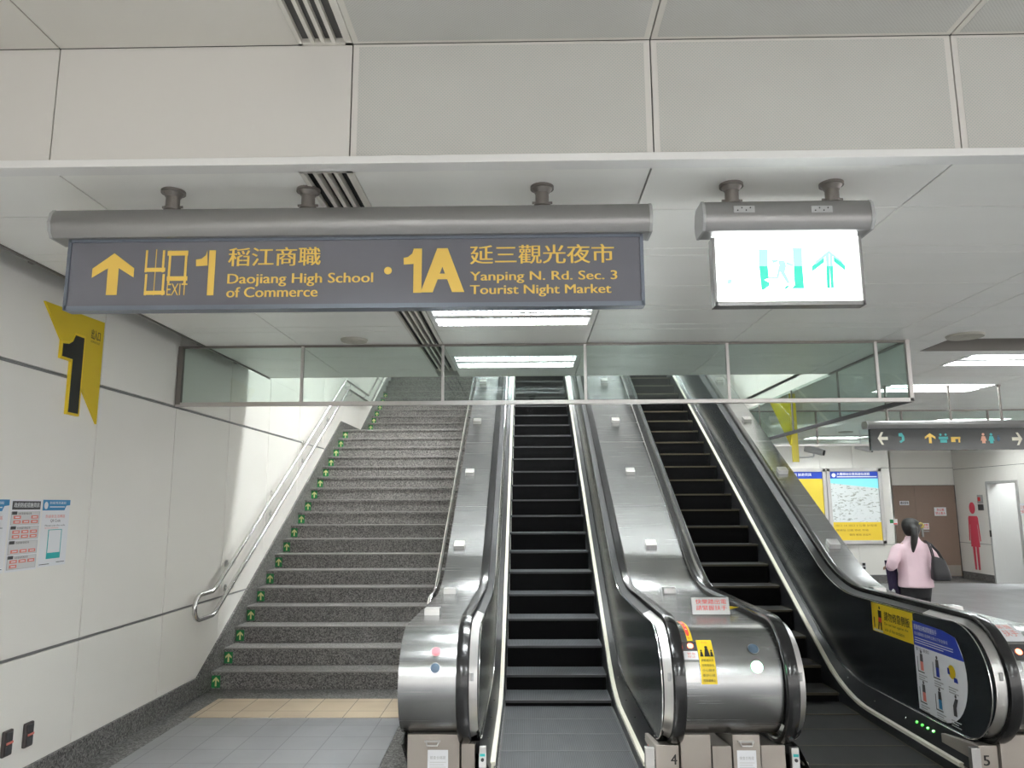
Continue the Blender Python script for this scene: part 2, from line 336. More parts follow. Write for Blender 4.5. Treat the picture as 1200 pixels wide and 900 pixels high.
def arrow(mb, fn, cu, cv, w, h, m=0, rot=0):
    pts = [(p[0], (p[1]-.25)/1.5) for p in [(-.5, .45), (-.5, .12), (-.13, .46), (-.13, -.5), (.13, -.5), (.13, .46), (.5, .12), (.5, .45), (0, 1.0)]]
    c, s_ = math.cos(rot), math.sin(rot)
    q = [(cu+(x*c-y*s_)*w, cv+(x*s_+y*c)*h) for x, y in pts]
    # concave outline: head as two wings, stem
    flat(mb, fn, [q[0], q[1], q[2], q[8]], m); flat(mb, fn, [q[8], q[5], q[6], q[7]], m); flat(mb, fn, [q[2], q[3], q[4], q[5], q[8]], m)

# ================================================================== STRUCTURE
WX = -3.05; CZ = 3.12; UZ = 3.66; FY = 2.92; CEND = 8.1; CR = 3.36; CL = -2.82
YB = -7.0; XR = 14.0; YF = 17.3; YD = 18.3; XS = 10.2
b = MB().box(WX-.2, XR, YB, 19.5, -0.2, 0.0); struct(b.build('floor', M['granite']))
b = MB(); b.xy([(-2.80, YB), (-0.98, YB), (-1.00, 5.3), (-1.03, 6.52), (-2.80, 6.52)], 0, 0.004); struct(b.build('floor', M['tile']))
b = MB(); b.xy([(-0.98, YB), (13.9, YB), (13.9, 3.6), (-0.98, 3.6)], 0, 0.004); struct(b.build('floor', M['tile']))
b = MB(); b.xy([(3.45, 5.6), (13.9, 5.6), (13.9, 17.1), (3.45, 17.1)], 0, 0.004); struct(b.build('floor', M['tile']))
b = MB().box(-2.80, -1.02, 6.515, 7.12, 0, 0.008)
for i in range(24):
    for j in range(1): pass
tag(b.build('tactile_paving', M['tactile']), 'beige tactile paving strip across the foot of the granite stairs', 'tactile paving')

# left wall: enamel panels over a dark backing
b = MB(); b.box(WX-.25, WX-.02, YB, 19.5, -.1, 7.2, 1)
ys = [5.27+1.19*k for k in range(-11, 13)]
zs = [(0.0, 0.825), (0.845, 2.568), (2.590, 4.32), (4.34, 6.0), (6.02, 7.2)]
for a0, a1 in zip(ys[:-1], ys[1:]):
    for z0, z1 in zs: b.box(WX-.03, WX, a0+.005, min(a1-.005, 19.5), z0, z1, 0)
for zz in (0.835, 2.579, 4.33): b.box(WX-.02, WX-.006, YB, 19.5, zz-.008, zz+.008, 2)
struct(b.build('wall_left', [M['wall'], M['joint'], M['groove']], bevel=0.002))
# granite baseboard that climbs with the stairs
RISE, TREAD, Y0, NST = 0.165, 0.285, 7.488, 18
YL = Y0+(NST-1)*TREAD; ZL = NST*RISE; Y2 = 14.05; N2 = 14
def stair_top(y): return (y-Y0)/TREAD*RISE+RISE
k = RISE/TREAD
top = [(YB, .172), (7.19, .172), (12.25, .172+(12.25-7.19)*k), (13.75, .172+(12.25-7.19)*k), (18.2, .172+(12.25-7.19)*k+(18.2-13.75)*k)]
b = MB(); b.yz([(YB, 0), (18.2, 0)] + top[::-1], WX+.0005, WX+.022); struct(b.build('baseboard_left', M['granite']))

# bulkhead fascia
XJ = [-4.5+0.0, -1.985, -0.725, 0.535, 1.79, 3.05, 4.31, 5.57, 6.83, 8.1, 10.6, 14.0]
b = MB(); b.box(WX-.05, XR, FY+.012, FY+.06, CZ+.03, UZ+.02, 1)
XJ[0] = WX
for x0, x1 in zip(XJ[:-1], XJ[1:]):
    per = x0 > -0.8
    b.box(x0+.003, x1-.003, FY, FY+.02, CZ+.03, UZ, 0)
    if per: b.box(x0+.028, x1-.028, FY-.0015, FY+.001, CZ+.036, UZ-.012, 2)
struct(b.build('wall_bulkhead', [M['fascia'], M['joint'], M['perf']]))
b = MB(); b.box(WX, XR, FY-.014, FY+.07, CZ-.004, CZ+.030); struct(b.build('trim_bulkhead', M['lip'], bevel=.003))

# upper ceiling (towards the viewer)
b = MB(); b.box(WX-.05, XR, YB, FY+.05, UZ+.02, UZ+.1, 1)
yj = [FY-.004-1.21*k for k in range(0, 9)]
for x0, x1 in zip(XJ[:-1], XJ[1:]):
    for y1, y0 in zip(yj[:-1], yj[1:]):
        xa = x0; xb = x1
        if abs(x1+.725) < .01: xb = -.955
        per = x0 > -0.8
        b.box(xa+.003, xb-.003, y0+.002, y1-.002, UZ, UZ+.02, 0)
        if per: b.box(xa+.028, xb-.028, y0+.02, y1-.02, UZ-.0015, UZ+.001, 2)
struct(b.build('ceiling', [M['ceil2'], M['joint'], M['perfc']]))

# lower ceiling, L-shaped round the stair well, with openings for the lamps
LAMPS = [(-0.70, 0.50, 5.2, 5.77), (-0.70, 0.50, 6.99, 7.58), (4.25, 5.45, 7.1, 7.68), (4.35, 5.6, 8.92, 9.52), (6.9, 8.1, 12.6, 13.15), (6.0, 7.2, 15.9, 16.45), (8.6, 9.8, 10.7, 11.3), (8.4, 9.6, 15.4, 15.95), (6.9, 8.1, 5.3, 5.9)]
RECESS = (3.66, 6.9, 6.40, 6.92)
b = MB()
def ceil_panels(b, xs, ys_, z, skip):
    for x0, x1 in zip(xs[:-1], xs[1:]):
        for y0, y1 in zip(ys_[:-1], ys_[1:]):
            # cut the lamp openings out of the panel as strips
            segs = [(x0, x1)]
            for (a, c_, d, e) in skip:
                if e <= y0+.02 or d >= y1-.02: continue
                new = []
                for s0, s1 in segs:
                    if c_ <= s0 or a >= s1: new.append((s0, s1)); continue
                    if a > s0+.01: new.append((s0, a))
                    if c_ < s1-.01: new.append((c_, s1))
                segs = new
            for s0, s1 in segs: b.box(s0+.004, s1-.004, y0+.004, y1-.004, z, z+.02, 0)
def ylist(y0, y1, cuts):
    L_ = [FY+.06]; y = 3.515
    while y < y1: L_.append(y); y += .605
    L_.append(y1)
    for c_ in cuts: L_.append(c_)
    L_ = sorted(L_); out = [L_[0]]
    for v in L_[1:]:
        if v-out[-1] > .12: out.append(v)
        elif v in cuts: out[-1] = v
    return out
VENT = (-0.955, -0.725)
cutsA = [3.45, 4.0, 5.2, 5.77, 6.99, 7.58]
ceil_panels(b, [CL, -1.985, VENT[0]], ylist(FY, CEND, cutsA), CZ, [])
ceil_panels(b, [VENT[1], 0.535, 1.79, 3.05, CR], ylist(FY, CEND, cutsA), CZ, LAMPS[:2]+[(-.70, .50, 3.45, 4.0)])
cutsB = [6.40, 6.92, 7.1, 7.68, 8.92, 9.52]
ceil_panels(b, [CR, 4.31, 5.57, 6.83, 8.1, 9.35, 10.6, 11.9, XR], ylist(FY, 18.3, cutsB), CZ, LAMPS[2:]+[RECESS])
b.box(CL, VENT[0], FY+.06, CEND, CZ+.06, CZ+.1, 1); b.box(VENT[1], -.71, FY+.06, CEND, CZ+.06, CZ+.1, 1)
b.box(VENT[0], VENT[1], FY+.06, CEND, CZ+.10, CZ+.12, 1)
b.box(-.70, CR, FY+.06, 3.44, CZ+.021, CZ+.1, 1); b.box(.51, CR, 3.44, 5.19, CZ+.021, CZ+.1, 1); b.box(-.71, .51, 4.01, 5.19, CZ+.021, CZ+.1, 1); b.box(-.71, .51, 3.44, 4.01, CZ+.14, CZ+.16, 1); b.box(.51, CR, 5.19, CEND, CZ+.021, CZ+.1, 1); b.box(-.71, .51, 5.78, 6.98, CZ+.021, CZ+.1, 1); b.box(-.71, .51, 7.6, CEND, CZ+.021, CZ+.1, 1); b.box(-.71, .51, 5.19, 7.6, CZ+.14, CZ+.16, 1)
b.box(CR, XR, FY+.06, 18.3, CZ+.16, CZ+.2, 1)
struct(b.build('ceiling', [M['ceil'], M['joint']]))
b = MB(); b.box(CL, CR, CEND, CEND+.04, CZ, CZ+.9); struct(b.build('trim_well_edge', M['fascia']))
b = MB(); b.box(CL-.012, CL, FY+.05, CEND+.04, CZ-.012, CZ+.05); b.box(CL-.03, CL-.012, FY+.05, CEND-.3, CZ+.02, CZ+.045); b.box(WX, CL-.012, FY+.05, CEND+.03, CZ+.26, CZ+.28)
b.box(CL-.012, CL, FY+.05, CEND+.04, CZ+.05, CZ+.28); struct(b.build('trim_cove', M['brownpost']))
b = MB(); b.box(WX+.004, CL-.03, YB, FY+.0, 3.50, 3.62); struct(b.build('trim_upper_cove', M['ceil2']))
b = MB().tube([(WX+.03, 3.4, CZ+.10), (WX+.03, 7.8, CZ+.10)], .012)
for y in (4.4, 5.6, 6.8, 7.7): b.box(WX, WX+.05, y-.02, y+.02, CZ+.085, CZ+.118)
solo(b, 'conduit', M['brownpost'], 'thin brown conduit running along the top of the left wall under ceiling edge', 'conduit')

# stair well above the escalators
b = MB()
yw = [CEND]+[8.45+1.19*k for k in range(0, 10)]
for a0, a1 in zip(yw[:-1], yw[1:]):
    for z0, z1 in ((CZ, 4.32), (4.34, 5.9), (5.92, 7.2)): b.box(CR, CR+.03, a0+.003, a1-.003, z0, z1, 0)
b.box(CR+.03, CR+.12, CEND, 19.2, CZ+.001, 7.2, 1)
struct(b.build('wall_well_right', [M['wall'], M['joint']]))
b = MB().box(WX-.1, CR+.1, 19.0, 19.2, 0, 7.2); struct(b.build('wall_well_back', M['wall']))
b = MB().box(WX-.1, CR+.1, CEND, 19.2, 7.2, 7.3); struct(b.build('ceiling_well', M['wellceil']))
b = MB().box(CL, CR, CEND-.0, CEND+.05, CZ+.9, 7.2); struct(b.build('wall_well_front', M['wall']))

# far wall of the hall
b = MB()
b.box(CR, 8.25, YF+.02, YF+.2, 0, CZ+.1, 1)
for x0, x1 in ((CR+.02, 4.3), (4.3, 5.5), (5.5, 6.66), (6.66, 7.4), (7.4, 8.25)):
    for z0, z1 in ((.17, .82), (.83, 2.52), (2.53, CZ+.02)):
        b.box(x0+.003, x1-.003, YF, YF+.03, z0, z1, 0)
b.box(8.22, 8.25, YF, YD, .17, CZ+.02, 0)
struct(b.build('wall_far', [M['wall'], M['joint']]))
b = MB(); b.box(8.25, XS, YD+.02, YD+.2, 0, CZ+.1, 1); b.box(8.25, XS, YD, YD+.03, 2.57, CZ+.02, 0); b.box(8.25, XS, YD, YD+.03, 2.16, 2.56, 0)
struct(b.build('wall_door_recess', [M['wall'], M['joint']]))
b = MB()
DY0, DY1 = 16.02, 16.98
b.box(XS+.02, XS+.2, 17.05, YD+.2, 0, CZ+.1, 1); b.box(XS+.02, XS+.2, 12.5, DY0-.05, 0, CZ+.1, 1); b.box(XS+.02, XS+.2, DY0-.05, 17.05, 2.2, CZ+.1, 1)
for y0, y1 in ((17.04, YD), (14.6, DY0-.05), (13.4, 14.6), (12.5, 13.4)):
    for z0, z1 in ((.17, .82), (.83, 2.52), (2.53, CZ+.02)): b.box(XS, XS+.03, y0+.004, y1-.004, z0, z1, 0)
b.box(XS, XS+.03, DY0-.05, 17.04, 2.53, CZ+.02, 0); b.box(XS, XS+.03, DY0-.05, 17.04, 2.2, 2.52, 0)
struct(b.build('wall_right', [M['wall'], M['joint']]))
b = MB(); b.box(XS-.03, XS+.2, DY1, DY1+.06, 0, 2.2); b.box(XS-.03, XS+.2, DY0-.06, DY0, 0, 2.2); b.box(XS-.03, XS+.2, DY0, DY1, 2.15, 2.2); b.box(XS+.2, XS+.6, DY1+.01, DY1+.05, 0, 2.2)
struct(b.build('trim_doorway', M['doorframe'], bevel=.004))
b = MB(); b.box(11.9, 12.0, 14.0, 18.6, 0.12, CZ); b.box(XS+.2, 12, 17.6, 17.7, .0, CZ); struct(b.build('wall_inner_room', M['wall']))
b = MB(); b.box(CR, 8.25, YF-.012, YF, 0, .17); b.box(8.25, XS, YD-.012, YD, 0, .05); b.box(XS-.012, XS, 17.05, YD, 0, .17); b.box(XS-.012, XS, 12.5, DY0-.06, 0, .17); b.box(11.86, 11.9, 14, 18.6, 0, .2); b.box(XS+.2, 12, 17.585, 17.6, 0, .17)
struct(b.build('baseboard_far', M['granite']))
d = MB(); d.box(8.27, 9.22, YD-.03, YD+.01, .05, 2.15); d.box(9.225, XS-.03, YD-.03, YD+.01, .05, 2.15)
dr = struct(d.build('door_1', M['door'], bevel=.004))
h = MB(); h.box(9.30, 9.34, YD-.075, YD-.03, 0.95, 1.15); h.box(9.33, 9.47, YD-.08, YD-.06, 1.07, 1.09); h.build('door_handle', M['grey'], dr, bevel=.003)
h = MB(); h.box(8.30, XS-.05, YD-.034, YD-.031, .06, .30); h.build('kick_plate', M['pedestal'], dr)

# linear slot diffusers
def diffuser(x0, x1, y0, y1, z, label):
    t = thing('slot_diffuser', label, 'air vent', ((x0+x1)/2, (y0+y1)/2, z), 'linear slot diffusers in the ceilings')
    f = MB(); n = 4; wslot = (x1-x0-.05)/n
    f.box(x0, x0+.018, y0, y1, z-.004, z+.02); f.box(x1-.030, x1, y0, y1, z-.004, z+.02)
    f.box(x0, x1, y0, y0+.015, z-.004, z+.02); f.box(x0, x1, y1-.015, y1, z-.004, z+.02)
    for i in range(1, n): xx = x0+.018+i*wslot; f.box(xx-.008, xx+.008, y0, y1, z-.003, z+.03)
    f.build('frame', M['ceil2'], t)
    s = MB()
    s.box(x0+.012, x1-.02, y0+.01, y1-.01, z+.03, z+.05); s.build('slot_backing', M['slot'], t)
    return t
diffuser(-.955, -.725, -3.0, FY-.004, UZ, 'slotted black and white air diffuser in the upper ceiling at the top edge')
diffuser(-.955, -.725, FY+.06, CEND-.35, CZ, 'slotted air diffuser running under the lower ceiling behind the big hanging sign')

# fluorescent luminaires
def luminaire(x0, x1, y0, y1, z, label, fine=True, tube='tube'):
    t = thing('ceiling_light', label, 'ceiling light', ((x0+x1)/2, (y0+y1)/2, z), 'recessed fluorescent ceiling lights')
    f = MB(); e = .018
    f.box(x0, x1, y0, y0+e, z-.005, z+.02); f.box(x0, x1, y1-e, y1, z-.005, z+.02); f.box(x0, x0+e, y0, y1, z-.005, z+.02); f.box(x1-e, x1, y0, y1, z-.005, z+.02)
    ym = (y0+y1)/2; f.box(x0, x1, ym-.05, ym+.05, z-.003, z+.01)
    f.build('frame', M['lip'], t)
    h = MB(); h.box(x0+.005, x1-.005, y0+.005, y1-.005, z+.115, z+.12)
    for yy in (y0+e, ym-.05, ym+.05, y1-e):
        h.box(x0+e, x1-e, yy-.002, yy+.002, z+.02, z+.115)
    for xx in (x0+e, x1-e): h.box(xx-.002, xx+.002, y0+e, y1-e, z+.02, z+.115)
    hr = h.build('reflector', M['reflector'], t)
    if fine:
        l = MB(); n = 26
        for i in range(1, n):
            xx = x0+(x1-x0)*i/n
            for a, c_ in ((y0+e, ym-.05), (ym+.05, y1-e)): l.box(xx-.003, xx+.003, a, c_, z+.002, z+.048)
        for a, c_ in ((y0+e, ym-.05), (ym+.05, y1-e)): q = (a+c_)/2; l.box(x0+e, x1-e, q-.003, q+.003, z+.002, z+.048)
        l.build('louvre', M['louvre'], hr)
    for q in ((y0+e+ym-.05)/2, (ym+.05+y1-e)/2):
        for dq in (-.05, .05):
            MB().cyl((x0+.03, q+dq, z+.07), (x1-.03, q+dq, z+.07), .016, 10).build('tube', M[tube], hr, smooth=True)
    return t
LL = ['louvred ceiling light just below the big amber sign, ahead of the glass screen', 'louvred ceiling light behind the glass screen above the stairs and escalators',
      'bright twin strip ceiling light at the right edge, nearest in the right hall', 'twin strip ceiling light beside the glass screen corner, second in right hall',
      'small twin strip ceiling light above the dark hanging sign in the right hall', 'ceiling light washing the wall above the two lit boards', 'ceiling light over the right side of the hall', 'ceiling light near the brown doors', 'ceiling light in the right hall near the bulkhead']
for i, q in enumerate(LAMPS): luminaire(*q, CZ, LL[i], fine=i < 2, tube='tube' if i < 2 else 'tubehall')
luminaire(-.70, .50, 3.45, 4.0, CZ, 'unseen ceiling light added just behind the big amber sign')  # unseen lamp added in the row to brighten the lower ceiling
for i, (x, y) in enumerate(((-2.0, -1.3), (1.4, -1.3), (-2.0, -3.4), (1.4, -3.4), (5.2, -1.3), (5.2, -3.4), (9, -1.3))): luminaire(x, x+1.2, y, y+.58, UZ-.125, 'surface ceiling light behind the viewer, %s' % ('front row by the left wall', 'front row over the escalator landing', 'back row by the left wall', 'back row over the escalator landing', 'front row over the right hall', 'back row over the right hall', 'front row furthest to the right')[i], fine=False)
luminaire(10.6, 11.8, 16.2, 16.78, 2.95, 'added ceiling light inside the room beyond the doorway', False)  # lamp added to make the room behind the doorway bright
for x, nm in ((-1.35, 'stairs'), (.15, 'left escalator'), (1.65, 'right escalator')):
    for y, w_ in ((8.55, 'near'), (16.4, 'far')): luminaire(x, x+1.2, y, y+.58, 7.07, 'unseen ceiling light added high in the stair well over the %s, %s end' % (nm, w_), False, 'tubewell')  # unseen lamps added to brighten the stairs and the steel decks

# ================================================================== STAIRS
XSR = -0.86
st = thing('staircase', 'grey granite staircase between the cream wall and the left escalator', 'stairs', ((WX+XSR)/2, Y0, 0))
def step_mb(y, z, deep, h=RISE):
    b = MB(); b.box(WX+.022, XSR, y+.018, y+deep+.02, z-h, z-.028, 0); b.box(WX+.022, XSR, y, y+deep+.03, z-.03, z, 0)
    b.box(WX+.022, XSR, y-.0015, y+.004, z-.010, z+.001, 1)
    return b
def joint(b, y, z, x): b.box(x-.002, x+.002, y-.002, y+.002, z-.165, z+.001, 2)
for i in range(NST):
    y = Y0+i*TREAD; z = (i+1)*RISE; b = step_mb(y, z, TREAD if i < NST-1 else Y2-y-.0)
    joint(b, y+.016, z, (-1.75, -2.2, -1.35)[i % 3]); b.build('step', [M['stair'], M['stepedge'], M['black']], st)
for i in range(N2):
    y = Y2+i*TREAD; z = ZL+(i+1)*RISE; b = step_mb(y, z, TREAD if i < N2-1 else 1.1)
    joint(b, y+.016, z, (-2.0, -1.5, -2.4)[i % 3]); b.build('step', [M['stair'], M['stepedge'], M['black']], st)
ORD = ['lowest', 'second', 'third', 'fourth', 'fifth', 'sixth', 'seventh', 'eighth', 'ninth', 'tenth', 'eleventh', 'twelfth', 'thirteenth', 'fourteenth', 'fifteenth', 'sixteenth', 'seventeenth', 'eighteenth']
def sticker(x, y, z, label):
    b = MB(); fn = faceY(y-.002); rect(b, fn, x-.042, x+.042, z-.055, z+.055, 0); arrow(b, faceY(y-.003), x, z, .062, .085, 1)
    solo(b, 'arrow_sticker', [M['green'], M['paleyellow']], label, 'sticker', 'green arrow stickers on the stair risers')
for i in range(NST): sticker(-2.985, Y0+i*TREAD+.018, (i+.5)*RISE-.012, 'small green up-arrow sticker on the %s riser from the bottom of stairs' % ORD[i])
for i in range(1, 7): sticker(-2.985, Y2+i*TREAD+.018, ZL+(i+.5)*RISE-.012, 'small green up-arrow sticker above the landing on the %s riser of the upper flight' % ORD[i])

# wall handrail: two tubes joined by a loop at the foot
HX = -2.96
ang = math.atan(RISE/TREAD)
def rail_path(z0, ybend, ytop, yend):
    p = [(HX, 6.98, z0), (HX, ybend-.04, z0), (HX, ybend+.03, z0+.02)]
    zt = z0+(ytop-ybend)*k
    p += [(HX, ytop, zt), (HX, ytop+.05, zt+.01), (HX, yend-.03, zt+.01), (HX, yend+.02, zt+.03), (HX, 17.6, zt+.03+(17.6-yend)*k)]
    return p
t = thing('wall_handrail', 'double tube stainless handrail with looped end on the cream wall beside stairs', 'handrail', (HX, 6.9, .7))
zu, zlw = 0.935, 0.715
up = rail_path(zu, 7.27, 12.15, 13.95); lo = rail_path(zlw, 7.30, 12.35, 14.15)
loop = [(HX, 6.98-.11*math.sin(a), (zu+zlw)/2-.11*math.cos(a)) for a in [PI*i/10 for i in range(11)]]
b = MB().tube(lo[::-1]+loop[1:-1]+up, .021, 12); b.build('rail', M['chrome'], t, smooth=True)
def bracket(y, z):
    b = MB().cyl((WX, y, z-.06), (WX+.012, y, z-.06), .035, 14); b.tube([(WX+.01, y, z-.06), (HX-.01, y, z-.065), (HX, y, z-.045), (HX, y, z-.015)], .008, 8)
    b.build('bracket', M['steelsat'], t, smooth=True)
for y in (7.75, 9.0, 10.2, 11.4): bracket(y, zu+(y-7.27)*k); bracket(y, zlw+(y-7.30)*k)
for y in (12.5, 13.7): bracket(y, up[4][2]); bracket(y+.1, lo[4][2])
# rail on the escalator side of the stairs
t = thing('stair_handrail', 'single stainless tube handrail along the left escalator edge of the stairs', 'handrail', (-.9, 7.0, .9))
RX = -.875
zr = lambda y: .955+(y-7.46)*.569
b = MB().tube([(RX+.05, 6.86, .84), (RX, 6.9, .86), (RX, 6.98, .90), (RX, 7.2, .915), (RX, 7.40, .94), (RX, 7.52, zr(7.52)), (RX, 15.5, zr(15.5))], .021, 12); b.build('rail', M['chrome'], t, smooth=True)
for y in (7.35, 8.2, 9.2, 10.2, 11.2, 12.2):
    b = MB().tube([(RX, y, max(zr(y), .9)-.01), (RX, y, max(zr(y), .9)-.05), (-.80, y, max(zr(y), .9)-.07)], .009, 8); b.build('bracket', M['black'], t)

# ================================================================== ESCALATORS
T30 = math.tan(math.radians(30)); N0 = (1.9*(1-math.cos(PI/6))) - (6.45+1.9*.5)*T30
def fz(Y, zf, off, R=1.7):
    Yi = (zf-off-N0)/T30; T = R*math.tan(PI/12)
    if Y < Yi-T: return zf
    if Y < Yi-T+R*.5: return zf+R-math.sqrt(R*R-(Y-Yi+T)**2)
    return N0+off+Y*T30
YTOP = 15.6
def base_path():
    p = [(5.62, .21), (5.4, .21)]; c = (5.18, .61); r = .40
    p += [(c[0]-r*math.sin(a), c[1]-r*math.cos(a)) for a in [PI*i/20 for i in range(21)]]
    n_loop = len(p)
    y = 5.4
    while y <= YTOP+.01:
        p.append((y, fz(y, 1.01, .87))); y += .1 if 6.4 < y < 7.8 else .25
    return p, n_loop
BP, NLOOP = base_path()
def normals(P):
    out = []
    for i in range(len(P)):
        a = Vector(P[max(0, i-1)]); b_ = Vector(P[min(len(P)-1, i+1)]); d = (b_-a).normalized(); out.append(Vector((-d.y, d.x)) )
    return out
BN = normals(BP)      # outward (front of the newel, up on top)
if BN[12][0] > 0: BN = [-n for n in BN]
def off(d): return [(p[0]-d*n[0], p[1]-d*n[1]) for p, n in zip(BP, BN)]
def sweep(profile, i0=0, i1=None, closed=True):
    """profile: list of (x, depth below the handrail surface)"""
    i1 = len(BP) if i1 is None else i1; b = MB(); n = len(profile)
    rows = []
    for i in range(i0, i1):
        row = []
        for x, d in profile: row.append(len(b.v)); b.v.append(Vector((x, BP[i][0]-d*BN[i][0], BP[i][1]-d*BN[i][1])))
        rows.append(row)
    for r0, r1 in zip(rows[:-1], rows[1:]):
        for j in range(n if closed else n-1): b.f.append([r0[j], r0[(j+1) % n], r1[(j+1) % n], r1[j]]); b.m.append(0)
    if closed: b.f.append(rows[0][::-1]); b.m.append(0); b.f.append(rows[-1]); b.m.append(0)
    return b
HRP = [(-.040, .018), (-.034, .006), (-.018, .001), (.018, .001), (.034, .006), (.040, .018), (.040, .034), (.030, .044), (-.030, .044), (-.040, .034)]
def strip_poly(lo_f, hi_f, y0, y1, n=60):
    ys_ = [y0+(y1-y0)*i/n for i in range(n+1)]
    return [(y, lo_f(y)) for y in ys_] + [(y, hi_f(y)) for y in ys_[::-1]]
zpanel = lambda y: fz(y, .227, .12)
zguard = lambda y: fz(y, .075, .10)
def nosepos(s):
    Yc, R = 6.45, 1.9; La = R*PI/6
    if s <= Yc: return s, 0.010
    q = s-Yc
    if q <= La: return Yc+R*math.sin(q/R), .010+R*(1-math.cos(q/R))
    q -= La; return Yc+R*.5+q*math.cos(PI/6), .010+R*(1-math.cos(PI/6))+q*.5
BPd = {d: off(d) for d in (.068, .055)}
def side_wall(x0, x1, name, parent, m):
    """solid side under the deck down to the floor"""
    P = off(.075); b = MB(); pts = [p for i, p in enumerate(P) if i >= NLOOP-11 and p[1] > .24]
    pts = [(5.02, .24)]+[p for i, p in enumerate(P) if i >= 2 and (p[1] >= .25)]
    pts = [(5.3, .02)]+pts+[(YTOP, .02)]
    b.yz(pts, x0, x1); return b.build(name, m, parent)
def slant_patch(b, sgn, xc, m=0):
    pass
STEPS = {}
def escalator(xc, label, tread, nose, base_y, phase):
    t = thing('escalator', label, 'escalator', (xc, 5.0, 0))
    # steps
    proto = None
    s = 4.84+phase
    while True:
        y, z = nosepos(s)
        if y > YTOP: break
        if proto is None:
            b = MB(); b.box(xc-.457, xc+.457, y+.003, y+.405, z-.02, z, 0)
            arc = [(y+.004+.05*(1-math.cos(a)), z-.02-.36*math.sin(a)*1.0) for a in [PI/2*i/6 for i in range(7)]]
            b.yz([(y+.40, z-.02)]+arc, xc-.457, xc+.457, 1)
            b.box(xc-.457, xc+.457, y-.001, y+.018, z-.018, z+.0015, 2)
            b.box(xc-.462, xc-.450, y, y+.40, z-.02, z+.002, 2); b.box(xc+.450, xc+.462, y, y+.40, z-.02, z+.002, 2)
            o = proto = b.build('step', [tread, M['riser'], nose], t); py, pz = y, z
        else:
            o = proto.copy(); col.objects.link(o); o.parent = t; o.location = (0, y-py, z-pz)
        s += .405
    b = MB(); b.box(xc-.58, xc+.58, 3.7, 4.80, 0.0, .012); b.build('floor_plate', M['steelsat'], t)
    b = MB(); b.box(xc-.457, xc+.457, 4.78, 4.83, .003, .022); b.build('comb', M['mustard'], t)
    for sg in (-1, 1):
        xi = lambda a: xc+sg*a
        # skirt: dark panel beside the steps
        b = MB(); b.yz(strip_poly(lambda y: fz(y, -.02, -.3), lambda y: zguard(y)-.005, 4.85, YTOP), xi(.470), xi(.482)); b.build('skirt_panel', M['inner'], t)
        # cream guard strip
        b = MB(); b.yz(strip_poly(lambda y: zguard(y)-.020, lambda y: zguard(y)+.018, 5.16, YTOP), xi(.474), xi(.509)); b.build('guard_strip', M['strip'], t, bevel=.004)
        # sloping inner deck
        ys_ = [5.035+i*(YTOP-5.035)/70 for i in range(71)]; b = MB()
        for a, c_ in zip(ys_[:-1], ys_[1:]):
            b.face([(xi(.50), a, zguard(a)+.004), (xi(.50), c_, zguard(c_)+.004), (xi(.572), c_, zpanel(c_)), (xi(.572), a, zpanel(a))])
            b.face([(xi(.572), a, zpanel(a)), (xi(.572), c_, zpanel(c_)), (xi(.60), c_, zguard(c_)-.04), (xi(.60), a, zguard(a)-.04)])
            b.face([(xi(.50), a, zguard(a)+.004), (xi(.50), c_, zguard(c_)+.004), (xi(.60), c_, zguard(c_)-.04), (xi(.60), a, zguard(a)-.04)])
        idk = b.build('inner_deck', M['inner'], t, smooth=True)
        b = MB()
        for y in (5.45, 5.95, 6.45, 6.95): b.cyl((xi(.536), y, zguard(y)+.078), (xi(.533), y, zguard(y)+.084), .006, 10)
        b.build('deck_screw', M['chrome'], idk)
        # balustrade panels with joints
        P = off(.075)
        def ztop(y): return fz(y, .935, .795)
        cuts = [(5.83, 5.83), (6.55, 6.50), (7.28, 7.10), (8.55, 8.05), (9.8, 9.3), (11.05, 10.55), (12.3, 11.8), (13.55, 13.05), (15.4, 15.0)]
        # first panel with the round end
        front = [(5.24-.36*math.sin(a), .587-.36*math.cos(a)) for a in [PI*i/24 for i in range(25)]]
        front = [(y, max(z, .227)) for y, z in front]
        for j in range(len(cuts)):
            b = MB()
            if j == 0: pts = front+[(cuts[0][0]-.002, ztop(cuts[0][0])), (cuts[0][1]-.002, zpanel(cuts[0][1]))]
            else:
                (ta, ba), (tb, bb) = cuts[j-1], cuts[j]
                # top joint y, bottom joint y: joints lean with the incline
                n = 12
                bot = [(ta+.002+(tb-ta-.004)*i/n, zpanel(ta+.002+(tb-ta-.004)*i/n)) for i in range(n+1)]
                topl = [(ba+.002+(bb-ba-.004)*i/n, ztop(ba+.002+(bb-ba-.004)*i/n)) for i in range(n+1)]
                pts = bot+topl[::-1]
            b.yz(pts, xi(.570), xi(.585)); b.build('balustrade_panel', M['panel'], t)
        # bright trim round the panel and along its foot
        loopl = front+[(5.5+i*.12, ztop(5.5+i*.12)) for i in range(int((YTOP-5.5)/.12))]
        footl = [(5.24+i*.12, zpanel(5.24+i*.12)+.004) for i in range(int((YTOP-5.24)/.12))]
        b = MB().tube([(xi(.566), y, z) for y, z in footl[::-1]+loopl], .005, 6); b.build('panel_trim', M['chrome'], t, smooth=True)
        # stainless band between panel and handrail, painted black past the newel as dark reflection
        pr = [(xi(.572), .064), (xi(.628), .040), (xi(.628), .060), (xi(.590), .085)]
        nb = sweep(pr, 0, NLOOP+2).build('newel_band', M['steelsat'], t, smooth=True); sweep(pr, NLOOP+1).build('dark_reflection_band', M['darkband'], t, smooth=True)
        # handrail
        sweep([(xi(.660)+x*1.0, d) for x, d in HRP], 0).build('handrail', M['handrail'], t, smooth=True)
        b = MB(); b.box(xi(.57), xi(.70), 5.15, 5.66, .14, .225); b.build('handrail_inlet', M['black'], t, bevel=.01)
